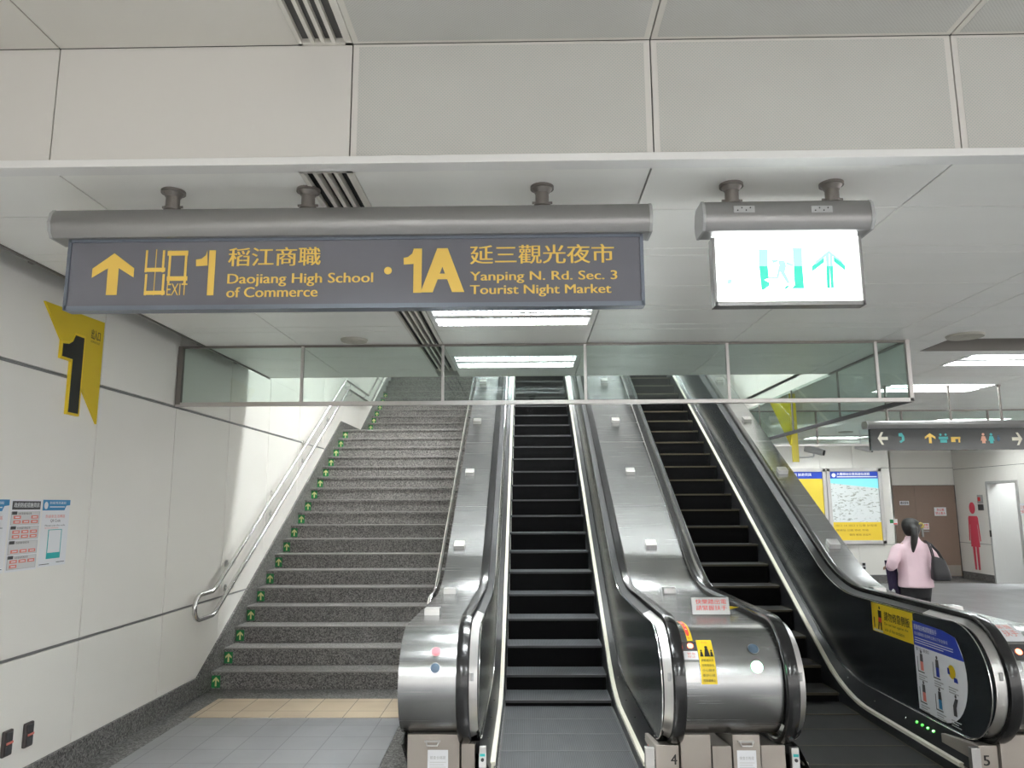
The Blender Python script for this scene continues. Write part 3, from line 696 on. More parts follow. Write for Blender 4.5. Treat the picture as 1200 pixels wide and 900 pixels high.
        b = MB(); fn = faceY(4.80)
        q = [(xi(.604), 4.833), (xi(.604), 4.833)]
        b.box(min(xi(.592), xi(.612)), max(xi(.592), xi(.612)), 4.826, 4.84, .66, .71); b.build('emblem_plate', M['grey'], nb, bevel=.003)
    # green guide lamps and red tip
    b = MB()
    for i in range(4): b.cyl((xc+.548, 5.80-i*.075, .165), (xc+.543, 5.80-i*.075, .172), .014, 10)
    if xc > 1: b.build('guide_led', M['greenled'], t)
    else:
        b = MB(); b.box(xc+.53, xc+.545, 5.15, 5.32, .12, .155); b.build('red_reflector', M['red'], t)
    return t
e1 = escalator(.26, 'left escalator with charcoal balustrades, rising beside the granite stairs', M['tread'], M['nose'], 5.65, 0.0)
e2 = escalator(2.26, 'right escalator with black steps, rising beside the open hall', M['treaddark'], M['nosey'], 5.65, 0.13)

# deck cladding: left flank, divider between the escalators, right flank
def deck(xa, xb, parent, blocks, slot_x):
    L_ = NLOOP
    P = [(xa, .068), (xb, .068), (xb, .11), (xa, .11)]
    sweep(P, 2, L_+1).build('newel_drum', M['steel'], parent, smooth=True)
    sweep(P, L_).build('deck_plate', M['steel'], parent, smooth=True)
    for y, s_ in blocks:
        if y < 7: nz = Vector((0, 0, 1)); z = fz(y, .942, .792); dy = Vector((0, 1, 0))
        else: nz = Vector((0, -.5, .866)); z = fz(y, .942, .792); dy = Vector((0, .866, .5))
        c = Vector((slot_x, y, z)); b = MB(); w_, l_, h_ = .055, .055, .045
        p = [c+dy*a+nz*h for a, h in ((-l_, -.005), (l_, -.005), (l_, h_), (-l_*.9, h_))]
        b.prism([q+Vector((-w_, 0, 0)) for q in p], (2*w_, 0, 0)); b.build('anti_slide_block', M['steelsat'], parent, bevel=.004)
def newel_fn(d=.066):
    c = (5.18, .61); r = .40-d
    return lambda u, v: (u, c[0]-r*math.sin(v), c[1]-r*math.cos(v)) if v <= PI else (u, c[0]+(v-PI)*r, c[1]+r)
def newel_hit(x, y, d=.066):
    """where a sight line meets the round newel: (x, angle from underneath)"""
    D = ray(x, y); o = Vector((0, 0, CAMH)); c = (5.18, .61); r = .40-d
    a = D.y**2+D.z**2; bq = 2*(D.y*(-c[0])+D.z*(CAMH-c[1])); cc = c[0]**2+(CAMH-c[1])**2-r*r
    disc_ = bq*bq-4*a*cc
    if disc_ < 0 or (-bq-math.sqrt(disc_))/(2*a)*D.y > c[0]:
        p = onZ(x, y, c[1]+r); return p.x, PI+(p.y-c[0])/r
    p = o+D*((-bq-math.sqrt(disc_))/(2*a)); v = math.atan2(c[0]-p.y, c[1]-p.z)
    return p.x, v+2*PI if v < -PI/2 else v
INC = [(7.85, 1), (9.24, 1), (10.58, 1), (11.95, 1), (13.3, 1)]
side_wall(-.80, -.785, 'side_cladding', e1, M['steel'])
deck(-.80, -.443, e1, [(5.66, 0), (6.93, 0)]+INC, -.69)
dv = thing('escalator_divider', 'wide stainless divider deck with round newel between the two escalators', 'escalator divider', (1.26, 5.0, 0))
deck(.963, 1.557, dv, [(5.75, 0), (6.93, 0)]+INC, 1.26)
deck(2.963, 3.235, e2, [(5.75, 0), (6.93, 0)]+INC, 3.10)
side_wall(3.222, 3.237, 'side_cladding', e2, M['steelsat'])
# plates joining deck sections
for xa, xb, par in ((-.80, -.443, e1), (.963, 1.557, dv), (2.963, 3.235, e2)):
    b = MB()
    for y in (6.92, 8.55, 10.0):
        z = fz(y, .942, .792); b.box(xa+.002, xb-.002, y-.003, y+.003, z-.01, z+.0015)
    b.build('deck_joint', M['grey'], par)
# pedestals
def pedestal(xa, xb, pieces, parent):
    for (x0, x1, mt, yy) in pieces:
        wd = x1-x0
        if wd < .07: pr = [(yy, 0), (yy, .235), (5.02, .235), (5.02, 0)]
        elif wd < .16: pr = [(yy, 0), (yy, .238), (5.06, .232), (5.45, .19), (5.45, 0)]
        else: pr = [(yy, 0), (yy, .304), (5.03, .304), (5.09, .283), (5.45, .20), (5.45, 0)]
        b = MB(); b.yz(pr, x0+.002, x1-.002); b.build('pedestal_panel', M[mt], parent, bevel=.003)
pedestal(-.78, -.26, [(-.76, -.43, 'pedestal', 5.0), (-.425, -.335, 'pedestal', 5.04), (-.31, -.262, 'steelsat', 4.98)], e1)
pedestal(.8, 1.7, [(.79, .94, 'pedestal', 5.02), (.945, 1.135, 'pedestal', 5.0), (1.14, 1.262, 'pedestal', 5.0), (1.268, 1.44, 'pedestal', 5.0), (1.445, 1.60, 'pedestal', 5.02), (1.62, 1.672, 'steelsat', 4.98)], dv)
pedestal(.8, .83, [(.72, .782, 'steelsat', 4.98)], e1)
pedestal(2.68, 3.2, [(2.72, 2.78, 'steelsat', 4.98), (2.785, 2.905, 'pedestal', 5.02), (2.91, 3.20, 'pedestal', 5.0)], e2)
def small(name, mts, label, cat, draw, group=None, **kw):
    b = MB(); draw(b); return solo(b, name, mts, label, cat, group, **kw)
def digit(x, y, z, s_, ch, label):
    small('number_marking', [M['black']], label, 'number', lambda b: lettering(b, ch, faceY(y), x-.018, x+.018, z-.03, z+.03, .02))
digit(.905, 5.017, .155, .06, '4', 'black number 4 on the pedestal under the middle newel')
digit(2.83, 5.017, .152, .06, '5', 'black number 5 on the pedestal under the right newel')
def notice(x0, x1, z0, z1, y, label):
    def d(b):
        rect(b, faceY(y), x0, x1, z0, z1, 0); w_ = x1-x0
        lettering(b, '檢查合格證', faceY(y-.001), x0+.12*w_, x1-.12*w_, z1-.055, z1-.035, .0, 1)
        for i in range(3): rect(b, faceY(y-.001), x0+.1*w_, x1-(.1+.1*(i % 2))*w_, z1-.075-i*.014, z1-.070-i*.014, 2)
        rect(b, faceY(y-.001), x0+.1*w_, x0+.28*w_, z0+.012, z0+.035, 1)
    small('inspection_notice', [M['paper'], M['grey'], M['ltgrey']], label, 'notice', d, 'inspection papers on the pedestals')
notice(-.63, -.502, .03, .215, 4.997, 'white inspection paper on the beige pedestal under the left newel')
notice(1.292, 1.410, .03, .215, 4.997, 'white inspection paper on the pedestal under the middle newel')
def keyswitch(xc_, label):
    def d(b):
        b.box(xc_-.018, xc_+.018, 4.972, 4.98, .06, .11, 0); b.box(xc_-.022, xc_+.022, 4.974, 4.98, .12, .20, 1)
        b.cyl((xc_, 4.965, .165), (xc_, 4.975, .165), .010, 12, 2); b.box(xc_-.016, xc_+.016, 4.97, 4.975, .185, .20, 3)
    small('stop_switch', [M['red'], M['ltgrey'], M['darkgrey'], M['teal']], label, 'switch', d, 'stop switches on the pedestals')
keyswitch(-.286, 'red stop switch plate on the strip at the left escalator entry')
keyswitch(1.646, 'red stop switch plate on the strip at the right escalator entry')
for x0, par in ((-.60, e1), (1.35, dv)):
    b = MB().tube([(x0-.04, 4.985, .265), (x0-.03, 4.975, .245), (x0+.03, 4.975, .245), (x0+.04, 4.985, .265)], .006, 8); b.box(x0-.05, x0+.05, 4.985, 5.0, .262, .272); b.build('pull_handle', M['steelsat'], par)
# lamps on the newels
def newel_lamp(px, py, r, lens, label, t):
    u, v = newel_hit(px, py); fn = newel_fn(.064); fn2 = newel_fn(.060)
    b = MB(); disc(b, fn, u, v, r*1.12, 0, 24, 1/.336); t = b.build('signal_lamp', M['steelsat'], t); t['label'] = label
    b = MB(); n = 20
    c = Vector(newel_fn(.052)(u, v))
    ring = [Vector(fn2(u+r*math.cos(2*PI*i/n), v+r*math.sin(2*PI*i/n)/.336)) for i in range(n)]
    for i in range(n): b.face([ring[i], ring[(i+1) % n], c])
    b.build('lens', M[lens], t, smooth=True)
newel_lamp(511, 764, .029, 'redlens', 'unlit pink-red round lamp, upper one on the left newel', e1)
newel_lamp(510, 783, .029, 'lamplens', 'unlit blue-grey round lamp, lower one on the left newel', e1)
newel_lamp(882.5, 760.5, .032, 'lamplens', 'unlit blue-grey round lamp, upper one on the middle newel', dv)
newel_lamp(887, 781.5, .034, 'greenlamp', 'lit green round lamp on the middle newel', dv)
# stickers on the middle newel
fn = newel_fn(.0665); fnb = newel_fn(.0655); fnc = newel_fn(.065)
def curved(b, f, u0, u1, v0, v1, m=0, n=10):
    for i in range(n):
        a, c_ = v0+(v1-v0)*i/n, v0+(v1-v0)*(i+1)/n; b.face([f(u0, a), f(u1, a), f(u1, c_), f(u0, c_)], m)
u0, v1 = newel_hit(815, 750); u1, v0 = newel_hit(841, 802)
def d(b):
    curved(b, fn, u0, u1, v0, v1, 0); W_, H_ = u1-u0, v1-v0
    lettering(b, '小心', fnb, u0+.3*W_, u1-.3*W_, v1-.10*H_, v1-.04*H_, .01, 1)
    for cx, s_ in ((.2, .6), (.55, 1.0), (.85, .6)):
        x = u0+cx*W_; yb = v1-.42*H_
        disc(b, fnb, x, yb+.20*H_*s_+.02*H_, .010*s_, 2, 12, 1/.336); flat(b, fnb, [(x-.018*s_, yb), (x+.018*s_, yb), (x+.009*s_, yb+.19*H_*s_), (x-.009*s_, yb+.19*H_*s_)], 2)
    for i, s_ in enumerate(('請緊握扶手', '勿倚靠側板', '小心腳步', '牽好小孩', '勿踩黃線上')): lettering(b, s_, fnb, u0+.12*W_, u1-.10*W_, v1-(.53+i*.105)*H_, v1-(.475+i*.105)*H_, .0, 2)
small('caution_sticker', [M['yellow'], M['red'], M['black']], 'yellow caution sticker with family pictogram on the middle newel', 'sticker', d)
ua, va1 = newel_hit(793, 728); ub, va0 = newel_hit(812, 751)
def d(b):
    curved(b, fn, ua, ub, va0, va1, 0); W_ = ub-ua; H_ = va1-va0
    curved(b, fnb, ua+.06*W_, ua+.68*W_, va0+.2*H_, va1-.02*H_, 1)
    flat(b, fnb, [(ua+.06*W_, va0+.21*H_), (ua+.37*W_, va0+.03*H_), (ua+.68*W_, va0+.21*H_)], 1)
    lettering(b, '禁\n止', fnc, ua+.2*W_, ua+.55*W_, va0+.32*H_, va1-.08*H_, .01, 2)
small('warning_sticker', [M['yellow'], M['red'], M['white']], 'red and yellow warning sticker beside handrail on top of middle newel', 'sticker', d)
ua_, vb1 = newel_hit(799, 752); ub_, vb0 = newel_hit(817, 762)
b = MB(); curved(b, fn, ua_, ub_, vb0, vb1, 0); t = b.build('signal_panel', M['darkgrey'], dv)
b = MB(); disc(b, fnc, ua_+(ub_-ua_)*.55, (vb0+vb1)/2, .018, 0, 14, 1/.336); b.build('lit_lamp', M['redled'], t)
uc, vc1 = newel_hit(801, 763); ud, vc0 = newel_hit(819, 773)
small('red_label', [M['paper'], M['salmon']], 'white label with red characters under the red light on middle newel', 'sticker',
      lambda b: (curved(b, fn, uc, ud, vc0, vc1, 0), lettering(b, '緊急\n停止', fnb, uc+.02, ud-.015, vc0+.03, vc1-.03, .01, 1)))
b = MB(); uc, vc1 = newel_hit(801, 776); ud, vc0 = newel_hit(821, 800); curved(b, newel_fn(.067), uc, ud, vc0, vc1, 0); solo(b, 'button_cover', M['steelsat'], 'blank stainless cover plate below the red label on middle newel', 'cover plate')
# right newel stickers
ua, va1 = 3.03, PI*1.02
def d(b):
    curved(b, fn, 3.00, 3.13, PI*.78, PI*.99, 0); lettering(b, '緊握\n扶手', fnb, 3.02, 3.11, PI*.82, PI*.96, .01, 1)
small('warning_sticker', [M['paper'], M['salmon']], 'white sticker with red characters on the top of the right newel', 'sticker', d)
b = MB(); curved(b, fn, 3.0, 3.12, PI*.66, PI*.76, 0); t = b.build('signal_panel', M['darkgrey'], e2)
b = MB(); disc(b, fnc, 3.035, PI*.71, .02, 0, 14, 1/.336); b.build('lit_lamp', M['redled'], t)
small('red_label', [M['paper'], M['salmon']], 'white label with red characters below red light on the right newel', 'sticker', lambda b: (curved(b, fn, 3.02, 3.12, PI*.57, PI*.65, 0), lettering(b, '停止', fnb, 3.04, 3.10, PI*.58, PI*.64, .01, 1)))
b = MB(); curved(b, fn, 3.14, 3.225, PI*.60, PI*.80, 0); solo(b, 'caution_sticker', M['yellow'], 'plain yellow sticker at the right picture edge on the right newel', 'sticker')
# plaque and blocks on the divider deck
DZ = .943
pa = onY(797, 713, 5.62)
t = thing('reminder_plaque', 'silver tent plaque with red characters on the divider deck', 'sign', (1.30, 5.62, DZ))
b = MB(); b.yz([(5.60, DZ), (5.68, DZ), (5.66, DZ+.115), (5.635, DZ+.115)], 1.18, 1.45); pq = b.build('plaque', M['steelsat'], t, bevel=.003)
sl = lambda u, v: (u, 5.60+.035*(v-DZ)/.115-.0015, v)
b = MB(); lettering(b, '快樂踏出電\n請緊握扶手', sl, 1.21, 1.43, DZ+.03, DZ+.105, .015); b.build('lettering', M['red'], pq)
b = MB(); b.prism([(1.45, 5.64, DZ+.03), (1.45, 5.64, DZ+.055), (1.54, 5.70, DZ+.04)], (0, .004, 0)); solo(b, 'pointer_tab', M['yellow'], 'pale yellow pointed tab beside the silver plaque on divider deck', 'tab')
# panel signs on the right escalator balustrade
SX = 2.26+.570-.0012
def d(b):
    f = wallXr(SX); f1 = wallXr(SX-.0008); f2 = wallXr(SX-.0016)
    Ya, Yb_, Za, Zb = 6.46, 5.79, .702, .925
    rect(b, f, Yb_, Ya, Za, Zb, 0); uu = lambda q: Ya-q*(Ya-Yb_)      # q runs left to right as read
    g = lambda u, v: f1(Ya-u, v)
    w_ = Ya-Yb_
    disc(b, g, .21*w_, Zb-.03, .013, 1, 14); flat(b, g, [(.17*w_, Zb-.11), (.25*w_, Zb-.11), (.255*w_, Zb-.05), (.165*w_, Zb-.05)], 1); flat(b, g, [(.16*w_, Zb-.145), (.25*w_, Zb-.145), (.25*w_, Zb-.105), (.17*w_, Zb-.105)], 2)
    flat(b, g, [(.14*w_, Zb-.20), (.17*w_, Zb-.20), (.20*w_, Zb-.14), (.17*w_, Zb-.14)], 1); flat(b, g, [(.22*w_, Zb-.20), (.25*w_, Zb-.20), (.25*w_, Zb-.14), (.21*w_, Zb-.14)], 1)
    rect(b, g, .045*w_, .07*w_, Za+.03, Za+.11, 1); rect(b, g, .03*w_, .27*w_, Za+.005, Za+.020, 3)
    lettering(b, '請勿倚靠側板', g, .32*w_, .93*w_, Zb-.115, Zb-.045, .015, 1)
    lettering(b, 'Do not lean against the', g, .32*w_, .88*w_, Zb-.155, Zb-.130, .01, 1); lettering(b, 'side of the escalator.', g, .32*w_, .80*w_, Zb-.195, Zb-.170, .01, 1)
small('lean_warning_sign', [M['yellow'], M['black'], M['red'], M['ltgrey']], 'yellow do-not-lean sign on the right escalator balustrade', 'sign', d)
def d(b):
    f = wallXr(SX); Ya = 5.80; g = lambda u, v: wallXr(SX)(Ya-u, v); g1 = lambda u, v: wallXr(SX-.0008)(Ya-u, v)
    W_ = .655; zt, zb = .875, .255; cz_ = .60; r = .345
    arcp = [(W_-r+r*math.cos(a), cz_+r*math.sin(a)) for a in [-PI/2+.0+(PI/2+.78)*i/14 for i in range(15)]]
    ax, az = arcp[-1]
    body = [(0, .262)]+arcp+[(0.40, zt-.008), (0, zt)]
    flat(b, g, body, 0)
    hd = [(0, zt-.17), (W_-.012, zt-.17), (ax, az), (.40, zt-.008), (0, zt)]
    flat(b, g1, hd, 1)
    g2 = lambda u, v: wallXr(SX-.0016)(Ya-u, v)
    lettering(b, '搭乘電扶梯請緊握扶手', g2, .02, .33, zt-.058, zt-.020, .012, 0); lettering(b, '並站穩踏階 搭乘時注意以下安全事項', g2, .02, .46, zt-.095, zt-.072, .005, 0)
    for i in range(3): rect(b, g2, .02, .52-.12*(i == 2), zt-.118-i*.016, zt-.112-i*.016, 0)
    lettering(b, '安全須知', g1, .02, .20, zt-.205, zt-.180, .005, 2)
    for r_, (z0, xs) in enumerate(((.54, (.09, .30, .48)), (.33, (.09, .30, .48)))):
        for c_, x in enumerate(xs):
            if r_ == 0 and c_ == 2:
                disc(b, g1, x, z0+.07, .045, 3, 14); flat(b, g2, [(x-.05, z0+.05), (x-.02, z0+.05), (x-.03, z0+.09), (x-.05, z0+.09)], 4); flat(b, g2, [(x+.02, z0+.01), (x+.07, z0+.01), (x+.06, z0+.04), (x+.02, z0+.04)], 4)
            else:
                ln = (x+.03 if c_ == 2 else x)
                disc(b, g1, x+.02*(c_ == 2), z0+.128, .012, 2, 12); flat(b, g1, [(x-.022, z0+.06), (x+.022, z0+.06), (ln+.018, z0+.115), (ln-.018, z0+.115)], 2)
                flat(b, g1, [(x-.02, z0), (x+.022, z0), (x+.02, z0+.062), (x-.02, z0+.062)], (5, 4, 2, 5, 6, 2)[r_*3+c_])
                if c_ < 2: rect(b, g1, x-.06, x-.052, z0-.01, z0+.09, 2); rect(b, g1, x-.06, x+.03, z0-.016, z0-.008, 2)
            for i in range(3): rect(b, g1, x-.055, x+.06-.03*(i % 2), z0-.038-i*.016, z0-.030-i*.016, 7)
small('safety_notice', [M['paper'], M['blue'], M['darkgrey'], M['yellow'], M['blue'], M['salmon'], M['skyblue'], M['grey']], 'white and blue escalator safety notice with pictograms on right balustrade', 'notice', d)

# ================================================================== HANGING SIGNS
def mount(t, x, y, zc, zb, r=.03):
    b = MB(); b.cyl((x, y, zc-.012), (x, y, zc), r*1.75, 20); b.cyl((x, y, zc-.03), (x, y, zc-.012), r*1.1, 16, 0, r*1.5); b.cyl((x, y, zb), (x, y, zc-.03), r, 16); b.cyl((x, y, zb+.018), (x, y, zb+.03), r*1.25, 16)
    b.cyl((x-r*1.5, y, zb+.035), (x+r*1.5, y, zb+.035), .006, 8)
    b.build('mount', M['brownpost'], t, smooth=True)
def housing(t, x0, x1, y, zb, zt, rad=.085):
    pr = [(y-.055, zb), (y-.075, zb+.03), (y-.082, (zb+zt)/2), (y-.070, zt-.02), (y-.050, zt), (y+.05, zt), (y+.07, zt-.02), (y+.082, (zb+zt)/2), (y+.075, zb+.03), (y+.055, zb)]
    b = MB(); b.yz(pr, x0, x1); b.build('housing', M['housing'], t, smooth=True, bevel=.003)
    for xx in (x0, x1):
        b = MB(); b.yz([(q[0]+(.004 if q[0] > y else -.004), q[1]) for q in pr], xx-.006, xx+.006); b.build('end_cap', M['grey'], t)
SY = 3.17; SF = SY-.030
t = thing('direction_sign', 'long slate grey hanging sign with amber exit directions', 'sign', (-.75, SY, 2.57))
zz = lambda px, py: onY(px, py, SF)
housing(t, -2.075, .545, SY, 2.885, 3.015)
X0, X1, ZB, ZT = -2.005, .508, 2.572, 2.885
b = MB(); b.box(X0, X1, SF+.004, SY+.026, ZB, ZT); pan = b.build('panel', M['signface'], t)
b = MB(); b.box(X0-.006, X0+.008, SF-.003, SY+.03, ZB-.006, ZT); b.box(X1-.008, X1+.006, SF-.003, SY+.03, ZB-.006, ZT); b.box(X0, X1, SF-.003, SY+.03, ZB-.008, ZB+.012); b.box(X0, X1, SF-.003, SY+.03, ZT-.012, ZT); b.build('frame', M['signframe'], t)
for px in (202, 362, 635): mount(t, onZ(px, 223, CZ).x, SY, CZ, 3.01)
f = faceY(SF+.002)
def px_rect(x0, x1, y0, y1): a = onY(x0, y1, SF); c_ = onY(x1, y0, SF); return a.x, c_.x, a.z, c_.z
def piece(nm, draw):
    b = MB(); draw(b); return b.build(nm, M['signyellow'], pan)
def pxt(body, x0, x1, y0, y1, w_=.02): piece('lettering', lambda b: lettering(b, body, f, *px_rect(x0, x1, y0, y1), w_))
def bars(b, lst):
    for x0, x1, y0, y1 in lst: rect(b, f, *px_rect(x0, x1, y0, y1))
def pxpoly(b, pts): flat(b, f, [(lambda p: (p.x, p.z))(onY(x, y, SF)) for x, y in pts])
a = onY(132, 321, SF); piece('arrow', lambda b: arrow(b, f, a.x, a.z, .185, .190))
# the tall stylised exit characters
piece('lettering', lambda b: bars(b, [(169, 173.5, 293, 319), (189, 193.5, 293, 319), (179, 184, 292, 346), (169, 193.5, 313.5, 318.5), (168, 172.5, 321, 346), (188.5, 193, 321, 346), (168, 193, 340.5, 345.5)]))
piece('lettering', lambda b: bars(b, [(196, 220.5, 293.5, 299.5), (195, 219.5, 323.5, 329), (195.5, 201, 293.5, 332), (214.5, 220, 293.5, 332)]))
pxt('EXIT', 194.5, 219.5, 332, 346, .004)
piece('number', lambda b: (bars(b, [(242, 253, 293, 346)]), pxpoly(b, [(229.5, 304), (229.5, 312), (243, 311), (243, 293), (241, 299), (236, 303)])))
pxt('稻江商職', 267, 376, 289, 312, .016); pxt('Daojiang High School', 266, 437, 319, 336, .022); pxt('of Commerce', 265, 372, 335.5, 348.5, .022)
a2 = onY(454.5, 317, SF); piece('dot', lambda b: disc(b, f, a2.x, a2.z, .017))
def one_a(b):
    bars(b, [(484, 494.5, 291, 343)]); pxpoly(b, [(473, 302), (473, 310), (485, 309), (485, 291), (483, 297), (478, 301)]); lettering(b, 'A', f, *px_rect(496.5, 540.5, 290.5, 342.5), .05)
piece('number', one_a)
pxt('延三觀光夜市', 551, 719, 285.5, 309.5, .016); pxt('Yanping N. Rd. Sec. 3', 551, 723, 316.5, 332, .022); pxt('Tourist Night Market', 551, 716, 332.5, 348, .022)

t = thing('exit_sign', 'glowing white exit sign with green running man and arrow', 'sign', (1.13, SY, 2.56))
housing(t, .772, 1.492, SY, 2.885, 3.02)
X0, X1, ZB, ZT = .815, 1.448, 2.565, 2.885
b = MB(); b.box(X0+.008, X1-.008, SF+.004, SY+.02, ZB+.012, ZT); pan = b.build('lit_panel', M['exitwhite'], t)
b = MB(); b.box(X0-.004, X0+.008, SF-.004, SY+.03, ZB-.006, ZT-.02); b.box(X1-.008, X1+.004, SF-.004, SY+.03, ZB-.006, ZT-.02); b.box(X0, X1, SF-.004, SY+.03, ZB-.006, ZB+.012); b.build('frame', M['housing'], t)
for px in (857, 973): mount(t, onZ(px, 216, CZ).x, SY, CZ, 3.01)
b = MB()
def P2(x, y, Y): p = onY(x, y, Y); return (p.x, p.z)
f = faceY(SF+.002)
Z8 = lambda x, y: P2(815+x*.17782, 205+y*.17778, SF)
def poly8(pts, m): flat(b, f, [Z8(*p) for p in pts], m)
# door leaf left, door leaf right, with the man left white between them; arrow
poly8([(420, 600), (478, 600), (485, 680), (455, 690), (490, 710), (488, 730), (450, 757), (436, 757)], 0); poly8([(416, 490), (478, 490), (478, 600), (420, 600)], 1)
poly8([(648, 600), (706, 600), (718, 748), (635, 748), (655, 725), (652, 690)], 0); poly8([(640, 480), (704, 480), (706, 600), (648, 600)], 1)
poly8([(545, 560), (590, 565), (600, 600), (590, 640), (625, 710), (605, 716), (560, 640)], 1); poly8([(480, 668), (535, 672), (550, 600), (565, 610), (548, 682), (480, 682)], 1); poly8([(582, 750), (600, 730), (620, 728), (612, 742), (596, 752)], 0)
poly8([(600, 570), (645, 590), (645, 602), (600, 590)], 1); poly8([(500, 560), (545, 556), (545, 570), (512, 582)], 1)
b.build('running_man', [M['exitgreen'], M['exitglare']], pan); b = MB()
poly8([(862, 600), (886, 600), (890, 745), (868, 747)], 0); poly8([(886, 600), (908, 600), (914, 743), (894, 745)], 0); poly8([(858, 520), (880, 520), (886, 600), (862, 600)], 1); poly8([(884, 520), (904, 520), (908, 600), (888, 600)], 1)
poly8([(768, 600), (850, 530), (850, 575), (770, 637)], 0); poly8([(910, 530), (988, 595), (990, 632), (912, 570)], 0); poly8([(790, 570), (880, 495), (970, 568), (970, 580), (880, 520), (792, 590)], 1)
b.build('arrow', [M['exitgreen'], M['exitglare']], pan); b = MB()
lettering(b, '出口', f, *[c for c in (Z8(258, 735)[0], Z8(330, 735)[0])], Z8(258, 755)[1], Z8(258, 735)[1], .0, 1); lettering(b, '緊急', f, Z8(255, 0)[0], Z8(320, 0)[0], Z8(258, 715)[1], Z8(258, 695)[1], 0, 1)
poly8([(210, 690), (240, 685), (240, 715), (212, 718)], 1)
b.build('lettering', [M['exitgreen'], M['exitglare']], pan)
for px in (872, 963):
    a = onY(px, 245, SY-.08); b = MB(); b.box(a.x-.045, a.x+.045, SY-.083, SY-.068, a.z-.016, a.z+.014, 0)
    for i in range(4): b.cyl((a.x-.028+i*.018, SY-.0845, a.z+(.005 if i % 2 else -.006)), (a.x-.028+i*.018, SY-.082, a.z+(.005 if i % 2 else -.006)), .0035, 8, 1)
    b.build('speaker_grille', [M['grey'], M['black']], t, bevel=.002)

# dark hanging sign in the right hall
FYS = 9.0
t = thing('direction_sign', 'dark hanging sign with coloured pictograms in the right hall', 'sign', (5.2, FYS, 2.35))
housing(t, 4.03, 6.6, FYS, 2.60, 2.69)
b = MB(); b.box(4.075, 6.55, FYS-.025, FYS+.025, 2.345, 2.60); pan = b.build('panel', mat('near black sign glass', (0.025, 0.03, 0.03), 0.08, coat=0.5), t)
for x in (4.30, 5.05, 5.65): mount(t, x, FYS, CZ, 2.68, .014)
b = MB(); f = faceY(FYS-.0275)
def q9(x, y): p = onY(900+x/4, 480+y/4, FYS-.0275); return p.x, p.z
PM = [mat('sign cream', (.75, .72, .60), .4), M['signyellow'], mat('sign teal', (.06, .42, .42), .4), mat('sign peach', (.75, .40, .28), .4), mat('sign dark blue', (.03, .10, .18), .4)]
def done(nm):
    global b
    b.build(nm, PM, pan); b = MB()
c_ = q9(538, 135); arrow(b, f, c_[0], c_[1], .12, .15, 0, PI/2); done('arrow'); c_ = q9(1168, 137); arrow(b, f, c_[0], c_[1], .12, .15, 0, -PI/2); done('arrow')
c_ = q9(760, 134); arrow(b, f, c_[0], c_[1], .125, .12, 1); done('arrow')
c_ = q9(625, 133); flat(b, f, [(c_[0]-.03, c_[1]+.055), (c_[0]+.01, c_[1]+.06), (c_[0]+.035, c_[1]+.02), (c_[0]+.035, c_[1]-.03), (c_[0]-.01, c_[1]-.06), (c_[0]-.025, c_[1]-.04), (c_[0]+.005, c_[1]-.02), (c_[0]+.005, c_[1]+.015), (c_[0]-.03, c_[1]+.02)], 2); done('telephone_pictogram')
c_ = q9(822, 135)
for dx in (-.03, .03): disc(b, f, c_[0]+dx, c_[1]+.045, .014, 2, 12)
rect(b, f, c_[0]-.055, c_[0]+.055, c_[1]-.01, c_[1]+.02, 2); rect(b, f, c_[0]-.04, c_[0]+.04, c_[1]-.05, c_[1]-.015, 2); done('gate_pictogram')
c_ = q9(878, 140); rect(b, f, c_[0]-.05, c_[0]+.06, c_[1]+.005, c_[1]+.03, 1); rect(b, f, c_[0]-.05, c_[0]+.0, c_[1]-.03, c_[1]+.03, 1); rect(b, f, c_[0]+.035, c_[0]+.055, c_[1]-.035, c_[1]+.02, 1); done('key_pictogram')
for px, m in ((1010, 3), (1047, 2), (1080, 4)):
    c_ = q9(px, 134); s_ = .6 if px == 1080 else 1
    disc(b, f, c_[0], c_[1]+.045*s_, .016*s_, m, 12); flat(b, f, [(c_[0]-.035*s_, c_[1]-.03*s_), (c_[0]+.035*s_, c_[1]-.03*s_), (c_[0]+.02*s_, c_[1]+.025*s_), (c_[0]-.02*s_, c_[1]+.025*s_)], m); rect(b, f, c_[0]-.02*s_, c_[0]+.02*s_, c_[1]-.06*s_, c_[1]-.028*s_, m); done('person_pictogram')

# ================================================================== GLASS SMOKE SCREENS
def screen_bar(t, nm, p0, p1, hw, hh, mt):
    b = MB(); b.box(min(p0[0], p1[0])-hw, max(p0[0], p1[0])+hw, min(p0[1], p1[1])-hw, max(p0[1], p1[1])+hw, p0[2]-hh, p0[2]+hh); return b.build(nm, M[mt], t)
GY = 6.43; GXl, GXr = -3.045, 3.29; GZ0, GZ1 = 2.597, CZ
t = thing('glass_smoke_screen', 'long framed glass smoke screen hanging across the stairs and escalators', 'glass screen', (0.1, GY, GZ0))
b = MB().box(GXl, GXr+.018, GY-.018, GY+.018, GZ0-.018, GZ0+.018); b.build('bottom_rail', M['rail'], t, bevel=.003)
b = MB().box(GXl, GXr+.01, GY-.012, GY+.012, GZ1-.024, GZ1-.006); b.build('top_rail', M['brownpost'], t)
px = [-1.95, -.72, .516, 1.745, 3.02]
ends = [GXl+.03]+px+[GXr-.012]
for x in px: b = MB().box(x-.012, x+.012, GY-.014, GY+.014, GZ0+.018, GZ1-.016); b.build('post', M['rail'], t)
b = MB().box(GXl+.003, GXl+.045, GY-.02, GY+.02, GZ0, GZ1-.016); b.build('post', M['brownpost'], t)
b = MB().box(GXr-.015, GXr+.018, GY-.018, GY+.018, GZ0-.018, GZ1+.0); b.build('post', M['rail'], t)
for x0, x1 in zip(ends[:-1], ends[1:]): b = MB().box(x0+.01, x1-.01, GY-.004, GY+.004, GZ0+.015, GZ1-.01); b.build('glass_pane', M['glass'], t)
